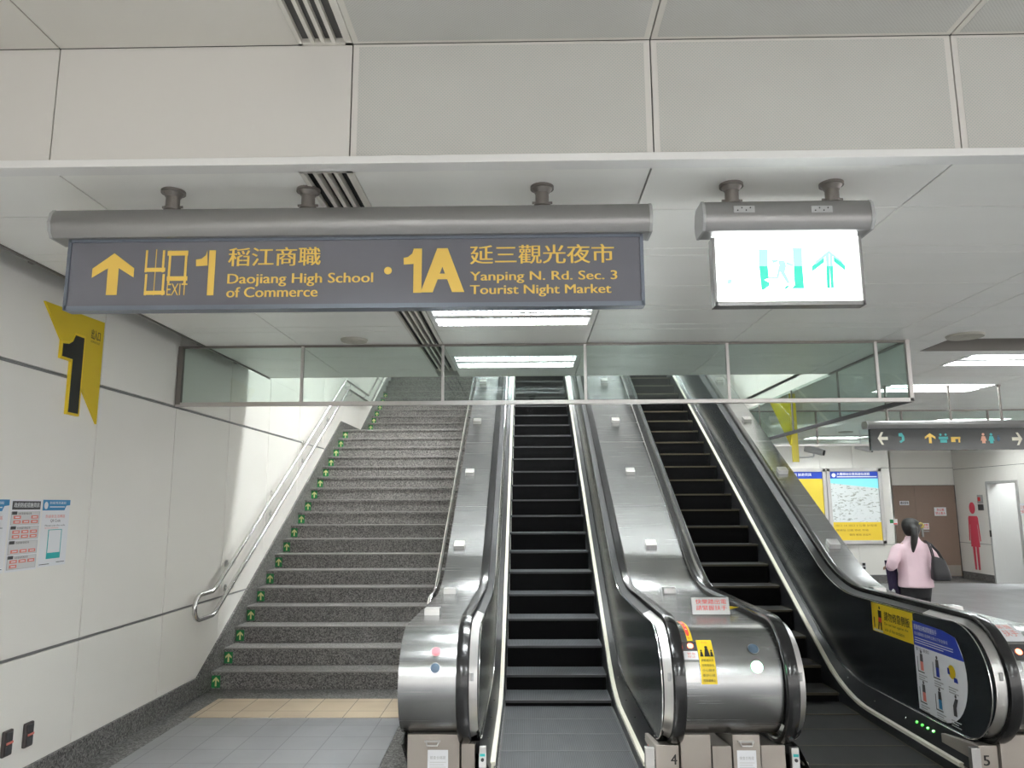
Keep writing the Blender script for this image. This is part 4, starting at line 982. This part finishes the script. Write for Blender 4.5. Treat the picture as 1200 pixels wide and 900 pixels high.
b = MB().box(GXr-.018, GXr+.018, GY+.019, 11.9, GZ0-.018, GZ0+.018); b.build('bottom_rail', M['darkgrey'], t)
b = MB().box(GXr-.012, GXr+.012, GY+.019, CEND, GZ1-.02, GZ1+.01); b.build('top_rail', M['brownpost'], t)
ye = [GY+.02, 7.9, 9.3, 10.6, 11.9]
for y in ye[1:]: b = MB().box(GXr-.008, GXr+.008, y-.008, y+.008, GZ0+.018, GZ1-.005); b.build('post', M['brownpost'], t)
for y0, y1 in zip(ye[:-1], ye[1:]): b = MB().box(GXr-.004, GXr+.004, y0+.008, y1-.008, GZ0+.015, GZ1); b.build('glass_pane', M['glass'], t)
G2 = 11.4
t = thing('glass_smoke_screen', 'far glass smoke screen across the right hall behind the dark sign', 'glass screen', (7.5, G2, GZ0))
b = MB().box(CR+.02, 12.5, G2-.015, G2+.015, GZ0-.015, GZ0+.015); b.build('bottom_rail', M['rail'], t)
b = MB().box(CR+.02, 12.5, G2-.012, G2+.012, GZ1-.02, GZ1); b.build('top_rail', M['brownpost'], t)
xs2 = [CR+.03, 4.38, 5.66, 6.95, 8.2, 9.5, 10.8, 12.5]
for x in xs2[1:-1]: b = MB().box(x-.012, x+.012, G2-.012, G2+.012, GZ0+.015, GZ1-.02); b.build('post', M['brownpost'], t)
for x0, x1 in zip(xs2[:-1], xs2[1:]): b = MB().box(x0+.012, x1-.012, G2-.004, G2+.004, GZ0+.012, GZ1-.015); b.build('glass_pane', M['glass'], t)

# ================================================================== SMALL THINGS
def flag(X, sgn, Yv, label, full=True):
    """triangular flag plate on a wall: Yv is the vertical edge, hypotenuse away on -Y*sgn"""
    t = thing('exit_flag_sign', label, 'sign', (X, Yv, 2.3))
    b = MB(); b.yz([(Yv, 3.035), (Yv, 2.30), (Yv-.68, 3.01)], X, X+.012); b.build('plate', M['flagyellow'], t)
    one = [(5.012, 2.352), (4.890, 2.352), (4.872, 2.640), (4.755, 2.640)]
    return t
t = thing('exit_flag_sign', 'yellow triangular flag sign with black number 1 on the left wall', 'sign', (WX, 5.1, 2.3))
b = MB(); b.yz([(5.238, 3.035), (5.238, 2.30), (4.562, 3.012)], WX, WX+.014); fp = b.build('plate', M['flagyellow'], t)
def one(e): return [(5.003+e, 2.345-e), (4.892-e, 2.345-e), (4.892-e, 2.700-e), (4.775-e, 2.700-e), (4.775-e, 2.785+e), (4.84, 2.795+e), (4.88, 2.82+e), (4.905-e*.5, 2.868+e), (5.003+e, 2.868+e)]
b = MB(); b.yz(one(.016), WX, WX+.0165); nbd = b.build('number_border', M['yellow'], t)
b = MB(); b.yz(one(0.0), WX+.0165, WX+.018); b.build('number', M['black'], nbd)
b = MB(); lettering(b, '出入口', wallXl(WX+.0148), 5.085, 5.195, 2.885, 2.955, .02); lettering(b, 'ENTRANCE EXIT', wallXl(WX+.0148), 5.085, 5.195, 2.86, 2.875, .0); b.build('lettering', M['black'], fp)
t = thing('exit_flag_sign', 'deep yellow flag sign hanging behind the glass at the right escalator', 'sign', (3.33, 9.5, 2.3))
b = MB(); b.yz([(9.50, 3.04), (9.57, 2.45), (10.28, 3.10)], 3.335, 3.349); b.build('plate', M['transyellow'], t)
b = MB(); b.box(3.315, 3.395, 9.46, 9.475, 2.24, 3.10); b.build('edge_plate', M['transyellow'], t)
# posters on the left wall
def poster(y0, y1, z0, z1, label, kind):
    def d(b):
        fP = lambda e: (lambda u, v: (WX+.001+e, y0+u*(y1-y0), z0+v*(z1-z0)))
        rect(b, fP(0), 0, 1, 0, 1, 0)
        if kind == 'list':
            rect(b, fP(.0006), .05, .96, .86, .98, 1); lettering(b, '政府防疫措施資訊', fP(.0012), .10, .92, .89, .96, .02, 0)
            for i in range(4):
                zt = .83-i*.205
                rect(b, fP(.0004), .04, .96, zt-.185, zt, 4); rect(b, fP(.0006), .055, .945, zt-.180, zt-.004, 5)
                rect(b, fP(.0008), .06, .22, zt-.04, zt+.005, 1); lettering(b, '防疫重要措施宣導', fP(.0009), .26, .68, zt-.04, zt-.01, .01, 1)
                for r_ in range(2):
                    for c_ in range(3):
                        if (i == 2 and r_ == 0) or (i == 3 and r_ == 1 and c_ > 0) or (i == 0 and r_ == 0 and c_ == 1): continue
                        u = .12+c_*.28; v = zt-.10-r_*.065
                        rect(b, fP(.0008), u, u+.23, v, v+.045, 2); rect(b, fP(.001), u+.05, u+.19, v+.015, v+.030, 0)
        else:
            flat(b, fP(.0006), [(0, .84), (.80, .84), (.86, .91), (1, .92), (1, 1), (0, 1)], 3)
            disc(b, fP(.0012), .12, .915, .07, 0, 16, .8); lettering(b, '防疫資訊連結', fP(.0012), .25, .84, .935, .975, .02, 0); rect(b, fP(.0012), .25, .80, .885, .900, 0)
            lettering(b, '防疫新生活專區', fP(.0008), .14, .84, .725, .775, .01, 2); lettering(b, 'QR Code', fP(.0008), .32, .68, .655, .705, .01, 1)
            lettering(b, 'Please scan the code', fP(.0008), .14, .86, .60, .625, .0, 1); lettering(b, 'for more information', fP(.0008), .14, .62, .565, .59, .0, 2)
            rect(b, fP(.0006), .27, .77, .11, .55, 6); rect(b, fP(.001), .30, .74, .20, .54, 0)
            rect(b, fP(.0008), .05, .4, .03, .04, 1); rect(b, fP(.0008), .65, .95, .045, .055, 1)
    small('wall_poster', [M['paper'], M['darkgrey'], M['salmon'], M['skyblue'], M['grey'], M['ltgrey'], M['teal']], label, 'poster', d)
poster(4.44-.30, 4.435, 1.345, 1.768, 'white and blue poster cut by the left picture edge, on the left wall', 'qr')
poster(4.447, 4.735, 1.345, 1.768, 'grey poster with rows of red labels, middle sheet on left wall', 'list')
poster(4.745, 5.032, 1.352, 1.769, 'white poster with blue header and teal frame, rightmost sheet on left wall', 'qr')
# sockets low on the left wall
def socket(y0, y1, z0, z1, label, X=WX, sgn=1):
    t = thing('wall_socket', label, 'socket', (X, (y0+y1)/2, z0))
    b = MB(); b.box(X, X+sgn*.022, y0, y1, z0, z1); b.build('plate', M['socket'], t, bevel=.008)
    zm = (z0+z1)/2
    b = MB(); b.box(X+sgn*.02, X+sgn*.030, y0+.015, y1-.015, zm+.012, z1-.012); b.box(X+sgn*.02, X+sgn*.030, y0+.015, y1-.015, z0+.012, zm-.012); b.build('flap', M['darkgrey'], t, bevel=.004)
    b = MB(); b.box(X+sgn*.02, X+sgn*.027, y0+.02, y1-.005, zm-.006, zm+.006); b.build('label_strip', M['salmon'], t)
socket(4.755, 4.835, .288, .432, 'dark socket low on the left wall, nearer the stairs')
socket(4.565, 4.645, .292, .438, 'dark socket low on the left wall, at the left picture edge')
# discs in the ceiling
def ceil_disc(p, r, label, nm='ceiling_speaker'):
    b = MB().cyl((p.x, p.y, CZ-.018), (p.x, p.y, CZ+.001), r*.93, 28, 0, r); b.cyl((p.x, p.y, CZ-.022), (p.x, p.y, CZ-.017), r*.25, 16); solo(b, nm, M['speaker'], label, 'ceiling fitting', smooth=True)
ceil_disc(onZ(415, 398, CZ), .115, 'round beige ceiling speaker left of the slotted air vent')
ceil_disc(onZ(1131, 393, CZ), .15, 'round beige ceiling speaker beside the dark ceiling recess')
ceil_disc(onZ(991, 506, CZ), .14, 'small round grey detector on the far ceiling above security camera')
# dark ceiling recess
b = MB(); x0, x1, y0, y1 = RECESS
b.box(x0, x1, y0, y1, CZ+.12, CZ+.14, 0)
for (a, c_, d_, e_) in ((x0, x1, y0, y0+.01), (x0, x1, y1-.01, y1), (x0, x0+.01, y0, y1), (x1-.01, x1, y0, y1)): b.box(a, c_, d_, e_, CZ-.002, CZ+.12, 0)
solo(b, 'ceiling_recess', mat('dull brown grey metal', (.26, .24, .22), .6), 'dull brown grey open recess in the right hall ceiling', 'ceiling recess')
# cameras
def cctv(px, py, Y, label, bracket):
    p = onY(px, py, Y)
    t = thing('security_camera', label, 'camera', (p.x, p.y, p.z), 'security cameras under the far ceiling')
    d_ = Vector((.82, -.5, -.28)).normalized(); a = p-d_*.15; c_ = p+d_*.15
    b = MB(); b.cyl(a, c_, .052, 14); b.build('body', M['ltgrey'], t, smooth=True)
    b = MB(); b.cyl(c_, c_+d_*.02, .045, 14); b.build('lens_cover', M['black'], t, smooth=True)
    b = MB(); b.prism([a+Vector((0, 0, .055))-Vector((.04, .04, 0)), c_+Vector((.0, 0, .06))-Vector((.04, .04, 0)), c_+d_*.06+Vector((.04, .04, .055)), a+Vector((.04, .04, .055))], (0, 0, .008)); b.build('sunshield', M['white'], t)
    if bracket:
        q = onY(932, 536, Y); zt = CZ
        b = MB(); b.tube([(q.x, Y, CZ), (q.x, Y, q.z+.04), (q.x+.02, Y, q.z+.01), (q.x+.05, Y, q.z), (p.x-.03, Y, q.z), (p.x-.01, Y, q.z+.02), (p.x-.01, Y, p.z-.04)], .014, 8); b.build('bracket', M['ltgrey'], t, smooth=True)
    else:
        b = MB(); b.tube([(p.x-.05, Y, CZ), (p.x-.05, Y, p.z+.02), (p.x-.02, Y, p.z)], .014, 8); b.build('bracket', M['ltgrey'], t, smooth=True)
cctv(954, 528, 12.6, 'white security camera on a bent pipe above the yellow board', True)
cctv(1012, 525, 14.5, 'white security camera half hidden beside the dark hanging sign', False)

# ---- far wall boards
def board(x0, x1, z0, z1, label, kind):
    t = thing('display_board', label, 'display board', ((x0+x1)/2, YF, z0), 'backlit boards on the far wall')
    b = MB(); e = .075
    b.box(x0, x0+e, YF-.06, YF, z0, z1); b.box(x1-e, x1, YF-.06, YF, z0, z1); b.box(x0, x1, YF-.06, YF, z0, z0+e); b.box(x0, x1, YF-.06, YF, z1-e, z1); b.build('frame', M['steelsat'], t, bevel=.004)
    xa, xb, za, zb = x0+e, x1-e, z0+e, z1-e
    b = MB(); fb = faceY(YF-.030); fc = faceY(YF-.032); fd = faceY(YF-.034)
    hd = zb-.155
    if kind == 'map':
        b.box(xa, xb, YF-.03, YF-.01, za, zb, 0)
        rect(b, fc, xa, xb, hd, zb, 1); flat(b, fc, [(xa, hd), (xb, hd), (xb, hd-.22), (xa, hd-.10)], 2); rect(b, fc, xa, xb, za, za+.40, 3)
        lettering(b, '大橋頭站位置周邊街道圖', fd, xa+.16, xb-.18, hd+.07, zb-.02, .02, 4); rect(b, fd, xa+.16, xb-.02, hd+.03, hd+.05, 4); disc(b, fd, xa+.09, hd+.075, .045, 4)
        lettering(b, '出口 1A 出口 2 公車 計程車', fd, xa+.06, xb-.1, za+.30, za+.35, .0, 5); lettering(b, '捷運站 公園 學校 市場', fd, xa+.06, xb-.3, za+.20, za+.245, .0, 5); lettering(b, '醫院 郵局 派出所', fd, xa+.35, xb-.25, za+.10, za+.145, .0, 5)
    else:
        b.box(xa, xb, YF-.03, YF-.01, za, zb, 3); rect(b, fc, xa, xb, hd, zb, 1); lettering(b, '路線圖 旅遊資訊', fd, xa+.18, xb-.24, hd+.06, zb-.03, .02, 4)
    b.build('print', [M['mapwhite'], M['mapblue'], M['mapsea'], M['mapyellow'] if kind == 'map' else M['mapyellow2'], M['mapwhiteplain'], mat('brown map lettering', (.35, .18, .02), .5)], t)
a = onY(967, 549, YF); c_ = onY(1038, 637, YF)
board(a.x, c_.x, c_.z, a.z, 'backlit street map board with blue header and yellow legend on far wall', 'map')
board(a.x-1.14, a.x-.02, c_.z, a.z, 'backlit yellow board with blue header, half hidden by the right escalator', 'list')
# socket and green notice
p = onY(1012, 663, YF); b = MB(); b.box(p.x-.04, p.x+.04, YF-.02, YF, p.z-.09, p.z+.07, 0); b.box(p.x-.03, p.x+.03, YF-.026, YF-.018, p.z+.005, p.z+.06, 1); b.box(p.x-.03, p.x+.03, YF-.026, YF-.018, p.z-.075, p.z-.02, 1); solo(b, 'wall_socket', [M['ltgrey'], M['black']], 'black and grey socket on the far wall below the map board', 'socket')
p = onY(1047, 612, YF)
small('safety_label', [M['white'], M['green'], M['red']], 'small white label with green mark on the far wall left of the doors', 'label', lambda b: (rect(b, faceY(YF-.002), p.x-.09, p.x+.09, p.z-.06, p.z+.07, 0), rect(b, faceY(YF-.004), p.x-.08, p.x-.0, p.z-.02, p.z+.06, 1), rect(b, faceY(YF-.004), p.x, p.x+.08, p.z-.05, p.z-.02, 2)))
# notices on the door
def dnotice(px0, px1, py0, py1, label, body, mm):
    a = onY(px0, py1, YD-.034); c_ = onY(px1, py0, YD-.034); w_ = c_.x-a.x; h_ = c_.z-a.z
    small('door_notice', [M['paper'], M['red'], M['darkgrey']], label, 'notice', lambda b: (b.box(a.x, c_.x, YD-.034, YD-.031, a.z, c_.z, 0), lettering(b, body, faceY(YD-.036), a.x+.08*w_, c_.x-.08*w_, a.z+.15*h_, c_.z-.12*h_, .015, mm)))
dnotice(1095.5, 1108.5, 594.5, 604.5, 'white notice with red characters on the right brown door leaf', '非公務\n禁止進入', 1)
dnotice(1082.5, 1088.5, 613, 620.5, 'small white and red notice near the handle of the brown doors', '推\n拉', 1)
dnotice(1054.5, 1065, 587, 592, 'white strip notice with dark top on the left brown door leaf', '機房重地', 2)
# pictogram on the side wall (woman), seen at a slant
def sidept(px, py): q = onX(px, py, XS-.003); return q.y, q.z
yc = (sidept(1141, 625)[0]+sidept(1143, 625)[0])/2; zt = 1.74
def d(b):
    g = lambda u, v: (XS-.003, yc-u, v)
    disc(b, g, 0, 1.62, .115, 0, 24, 1.15)
    flat(b, g, [(-.16, 1.44), (.16, 1.44), (.19, 1.40), (.20, 1.25), (-.20, 1.25), (-.19, 1.40)], 0)
    flat(b, g, [(-.20, 1.25), (-.145, 1.25), (-.185, .88), (-.23, .88)], 0); flat(b, g, [(.20, 1.25), (.145, 1.25), (.185, .88), (.23, .88)], 0)
    flat(b, g, [(-.135, 1.25), (.135, 1.25), (.175, .75), (-.175, .75)], 0)
    flat(b, g, [(-.12, .75), (-.02, .75), (-.03, .24), (-.10, .24)], 0); flat(b, g, [(.12, .75), (.02, .75), (.03, .24), (.10, .24)], 0)
small('restroom_pictogram', [M['pink']], 'tall coral red woman pictogram on the side wall by the doorway', 'pictogram', d)
def d(b):
    y0, z1_ = sidept(1145, 580); y1, z0_ = sidept(1153, 598)
    b.box(XS-.012, XS, y1, y0, (z0_+z1_)/2-.02, z1_, 0); b.box(XS-.012, XS, y1, y0, z0_, (z0_+z1_)/2-.04, 1); rect(b, lambda u, v: (XS-.0135, u, v), y0-.12, y0-.02, z1_-.14, z1_-.05, 2)
small('restroom_plaque', [M['grey'], M['darkgrey'], M['red']], 'grey tactile plaque beside the head of the red pictogram', 'plaque', d)
a = sidept(1192, 590); c_ = sidept(1200, 604)
small('notice_sticker', [M['paper'], M['salmon']], 'red and white notice at the right picture edge beyond the doorway', 'notice', lambda b: (b.box(XS-.006, XS, a[0]-.5, a[0]-.05, c_[1], a[1], 0), lettering(b, '注意\n安全', lambda u, v: (XS-.008, 2*a[0]-.55-u, v), a[0]-.46, a[0]-.09, c_[1]+.04, a[1]-.04, .03, 1)))
b = MB(); b.box(XS-.045, XS-.028, 16.985, 17.03, 1.0, 1.14); solo(b, 'door_lock', M['black'], 'small black lock on the grey doorway frame', 'lock')

# ================================================================== WOMAN
def skin(name, V, E, mt, parent, sub=2, smooth=True):
    me = bpy.data.meshes.new(name); me.from_pydata([v[:3] for v in V], E, []); o = bpy.data.objects.new('tmp', me); col.objects.link(o)
    m = o.modifiers.new('s', 'SKIN'); m.use_smooth_shade = True
    for i, v in enumerate(V):
        r = v[3] if isinstance(v[3], tuple) else (v[3], v[3]); me.skin_vertices[0].data[i].radius = r
    me.skin_vertices[0].data[0].use_root = True
    s_ = o.modifiers.new('u', 'SUBSURF'); s_.levels = sub; s_.render_levels = sub
    dg = bpy.context.evaluated_depsgraph_get(); dg.update(); r = bpy.data.meshes.new_from_object(o.evaluated_get(dg))
    bpy.data.objects.remove(o); bpy.data.meshes.remove(me); r.name = name
    r.materials.clear(); r.materials.append(mt)
    for p in r.polygons: p.use_smooth = True; p.material_index = 0
    n = bpy.data.objects.new(name, r); col.objects.link(n)
    if parent is not None: n.parent = parent
    n['_b'] = (0, 0, 0)
    return n
PX, PY = 4.47, 9.0
wm = thing('person', 'woman in pale pink jacket and black trousers walking away with ponytail', 'person', (PX, PY, 0))
V = [(0, 0, .84, (.135, .11)), (0, .0, 1.0, (.12, .095)), (0, .0, 1.15, (.135, .105)), (0, -.005, 1.25, (.10, .08)), (0, 0, 1.31, .052), (0, .015, 1.36, .058), (0, .03, 1.42, (.072, .085)), (0, .03, 1.49, (.075, .088)), (0, .025, 1.54, .05),
     (.085, 0, .76, .082), (.085, .12, .43, .056), (.085, .10, .09, .036), (.085, .20, .04, .034),
     (-.085, 0, .76, .082), (-.085, -.02, .43, .056), (-.085, -.16, .10, .036), (-.085, -.08, .045, .034),
     (.150, -.005, 1.222, .046), (.235, -.03, 1.04, .042), (.20, .17, .985, .030), (.185, .23, .985, .026),
     (-.150, -.005, 1.222, .046), (-.235, -.03, 1.04, .042), (-.20, .17, .985, .030), (-.185, .23, .985, .026), (0, .122, 1.425, .014)]
E = [(0, 1), (1, 2), (2, 3), (3, 4), (4, 5), (5, 6), (6, 7), (7, 8), (0, 9), (9, 10), (10, 11), (11, 12), (0, 13), (13, 14), (14, 15), (15, 16), (3, 17), (17, 18), (18, 19), (19, 20), (3, 21), (21, 22), (22, 23), (23, 24), (6, 25)]
for sgn, root in ((1, 20), (-1, 24)):
    for j, (dx, L_) in enumerate(((-.026, .068), (-.009, .078), (.009, .074), (.025, .058))):
        bx = sgn*.185+dx; i = len(V); V += [(bx, .262, .985, .0095), (bx, .262+L_*.55, .975, .0085), (bx, .262+L_*.85, .945, .0075)]; E += [(root, i), (i, i+1), (i+1, i+2)]
    i = len(V); V += [(sgn*.150, .225, .975, .011), (sgn*.130, .255, .965, .009)]; E += [(root, i), (i, i+1)]
body = skin('body', V, E, M['skin'], wm)
def blob(name, rings, tubes, mt, parent, voxel=.012, smooth=6):
    """cloth or hair: elliptical rings lofted upwards plus tapering tubes, fused into one surface"""
    b = MB(); n = 24
    for R_ in rings:
        i0 = len(b.v)
        for (cx, cy_, z, rx, ry) in R_:
            for j in range(n): t_ = 2*PI*j/n; b.v.append(Vector((cx+rx*math.cos(t_), cy_+ry*math.sin(t_), z)))
        for k_ in range(len(R_)-1):
            for j in range(n): b.f.append([i0+k_*n+j, i0+k_*n+(j+1) % n, i0+(k_+1)*n+(j+1) % n, i0+(k_+1)*n+j]); b.m.append(0)
        b.f.append([i0+j for j in range(n)][::-1]); b.m.append(0); b.f.append([i0+(len(R_)-1)*n+j for j in range(n)]); b.m.append(0)
    for T_ in tubes:
        i0 = len(b.v); m_ = 14; P_ = [Vector(p[:3]) for p in T_]; a_ = None
        for k_, p in enumerate(P_):
            d_ = (P_[min(k_+1, len(P_)-1)]-P_[max(k_-1, 0)]).normalized()
            if a_ is None: a_ = d_.orthogonal().normalized()
            a_ = (a_-d_*a_.dot(d_)).normalized(); c_ = d_.cross(a_)
            for j in range(m_): t_ = 2*PI*j/m_; b.v.append(p+(a_*math.cos(t_)+c_*math.sin(t_))*T_[k_][3])
        for k_ in range(len(P_)-1):
            for j in range(m_): b.f.append([i0+k_*m_+j, i0+k_*m_+(j+1) % m_, i0+(k_+1)*m_+(j+1) % m_, i0+(k_+1)*m_+j]); b.m.append(0)
        b.f.append([i0+j for j in range(m_)][::-1]); b.m.append(0); b.f.append([i0+(len(P_)-1)*m_+j for j in range(m_)]); b.m.append(0)
    for v in b.v: v += Vector((PX, PY, 0))
    o = b.build(name, mt, parent)
    r = o.modifiers.new('fuse', 'REMESH'); r.mode = 'VOXEL'; r.voxel_size = voxel; r.use_smooth_shade = True
    k_ = o.modifiers.new('soften', 'SMOOTH'); k_.factor = .5; k_.iterations = smooth
    return o
jk = blob('jacket', [[(0, 0, .775, .192, .155), (0, 0, .80, .195, .155), (0, 0, .90, .186, .148), (0, 0, 1.02, .178, .138), (0, -.003, 1.14, .186, .138), (0, -.005, 1.21, .178, .125), (0, -.004, 1.262, .140, .102), (0, 0, 1.30, .092, .084), (0, .002, 1.332, .074, .074), (0, .004, 1.352, .070, .072)]],
     [[(.13, -.005, 1.225, .062), (.19, -.008, 1.19, .068), (.262, -.04, 1.06, .063), (.268, -.03, 1.03, .062), (.235, .08, 1.0, .055), (.205, .17, .985, .048)],
      [(-.13, -.005, 1.225, .062), (-.19, -.008, 1.19, .068), (-.262, -.04, 1.06, .063), (-.268, -.03, 1.03, .062), (-.235, .08, 1.0, .055), (-.205, .17, .985, .048)]], M['jacket'], wm, .011, 5)
blob('trousers', [[(0, 0, .66, .150, .11), (0, 0, .74, .155, .12), (0, 0, .80, .165, .132), (0, 0, .92, .150, .12)]],
     [[(.08, .0, .80, .095), (.085, .06, .62, .090), (.085, .12, .43, .074), (.085, .11, .25, .066), (.085, .10, .085, .062)], [(-.08, 0, .80, .095), (-.085, -.01, .62, .090), (-.085, -.02, .43, .074), (-.085, -.09, .25, .066), (-.085, -.155, .09, .062)]], M['trousers'], wm, .012, 4)
for sx, yy in ((.085, .13), (-.085, -.12)):
    skin('shoe', [(sx, yy-.04, .045, .045), (sx, yy+.06, .04, .046), (sx, yy+.13, .035, .036)], [(0, 1), (1, 2)], M['black'], wm, 1)
hr = blob('hair', [[(0, .0, 1.345, .045, .04), (0, -.005, 1.37, .075, .066), (0, -.005, 1.42, .096, .092), (0, .0, 1.47, .103, .102), (0, .01, 1.515, .090, .092), (0, .018, 1.545, .060, .062), (0, .02, 1.558, .025, .025)]],
     [[(-.01, -.07, 1.455, .040), (-.02, -.115, 1.43, .036), (-.035, -.135, 1.36, .040), (-.05, -.135, 1.28, .036), (-.06, -.130, 1.21, .022), (-.064, -.128, 1.17, .010)]], M['hair'], wm, .009, 3)
b = MB(); b.tube([(PX+.085+.028*math.cos(a), PY-.06+.01*math.sin(a*2), 1.475+.026*math.sin(a)) for a in [2*PI*i/14 for i in range(15)]], .010, 8); b.build('hair_tie', M['mustard'], hr, smooth=True)
# shoulder bag
BX, BY = PX+.175, PY-.195
t = thing('shoulder_bag', "black leather tote bag hanging from the woman's right shoulder", 'bag', (BX, BY, .88))
z0, z1 = .865, 1.12
b = MB(); i0 = 0; n = 20
rows = [(z0, .085, .038), (z0+.02, .102, .050), (z0+.10, .095, .048), (z0+.2, .076, .034), (z1, .066, .018)]
for z, rx, ry in rows:
    for j in range(n):
        c_, s_ = math.cos(2*PI*j/n), math.sin(2*PI*j/n); e_ = .45
        b.v.append(Vector((BX+rx*math.copysign(abs(c_)**e_, c_)+.02*(1-(z-z0)/(z1-z0)), BY+ry*math.copysign(abs(s_)**e_, s_), z-.02*(c_ if z > z1-.01 else 0))))
for k_ in range(len(rows)-1):
    for j in range(n): b.f.append([k_*n+j, k_*n+(j+1) % n, (k_+1)*n+(j+1) % n, (k_+1)*n+j]); b.m.append(0)
b.f.append(list(range(n))[::-1]); b.m.append(0); b.f.append([(len(rows)-1)*n+j for j in range(n)]); b.m.append(0)
b.build('bag_body', M['bag'], t, smooth=True)
for dy in (-.018, .018):
    b = MB().tube([(BX-.050, BY+dy, z1-.02), (BX-.06, BY+dy+.015, 1.20), (BX-.05, PY-.125+dy, 1.262), (BX-.045, PY-.02+dy, 1.298), (BX-.03, PY-.12+dy, 1.262), (BX+.01, BY+dy+.01, 1.18), (BX+.048, BY+dy, z1-.025)], .008, 8); b.build('strap', M['bag'], t, smooth=True)
# coat over the left forearm
b = MB(); nx, nz = 10, 10
V0 = []
for side in (-1, 1):
    for i in range(nx+1):
        for j in range(nz+1):
            u = i/nx; v = j/nz; x = PX-.295+.125*u+.01*math.sin(u*14)*v+.03*v; zz_ = 1.07-.36*v*(1-.12*math.sin(u*5)); y = PY+.09+side*(.035+.012*math.sin(u*17+v*3))*math.sin(PI*min(max(u, .06), .94))
            V0.append((x, y, zz_))
vi = lambda s_, i, j: s_*(nx+1)*(nz+1)+i*(nz+1)+j
b.v = [Vector(v) for v in V0]
for s_ in (0, 1):
    for i in range(nx):
        for j in range(nz): b.f.append([vi(s_, i, j), vi(s_, i+1, j), vi(s_, i+1, j+1), vi(s_, i, j+1)]); b.m.append(0)
for i in range(nx):
    for j in (0, nz): b.f.append([vi(0, i, j), vi(0, i+1, j), vi(1, i+1, j), vi(1, i, j)]); b.m.append(0)
for j in range(nz):
    for i in (0, nx): b.f.append([vi(0, i, j), vi(0, i, j+1), vi(1, i, j+1), vi(1, i, j)]); b.m.append(0)
solo(b, 'folded_coat', M['coat'], 'dark purple coat draped over the woman\'s left forearm', 'coat', smooth=True)

for o in bpy.data.objects:
    if '_b' in o: del o['_b']
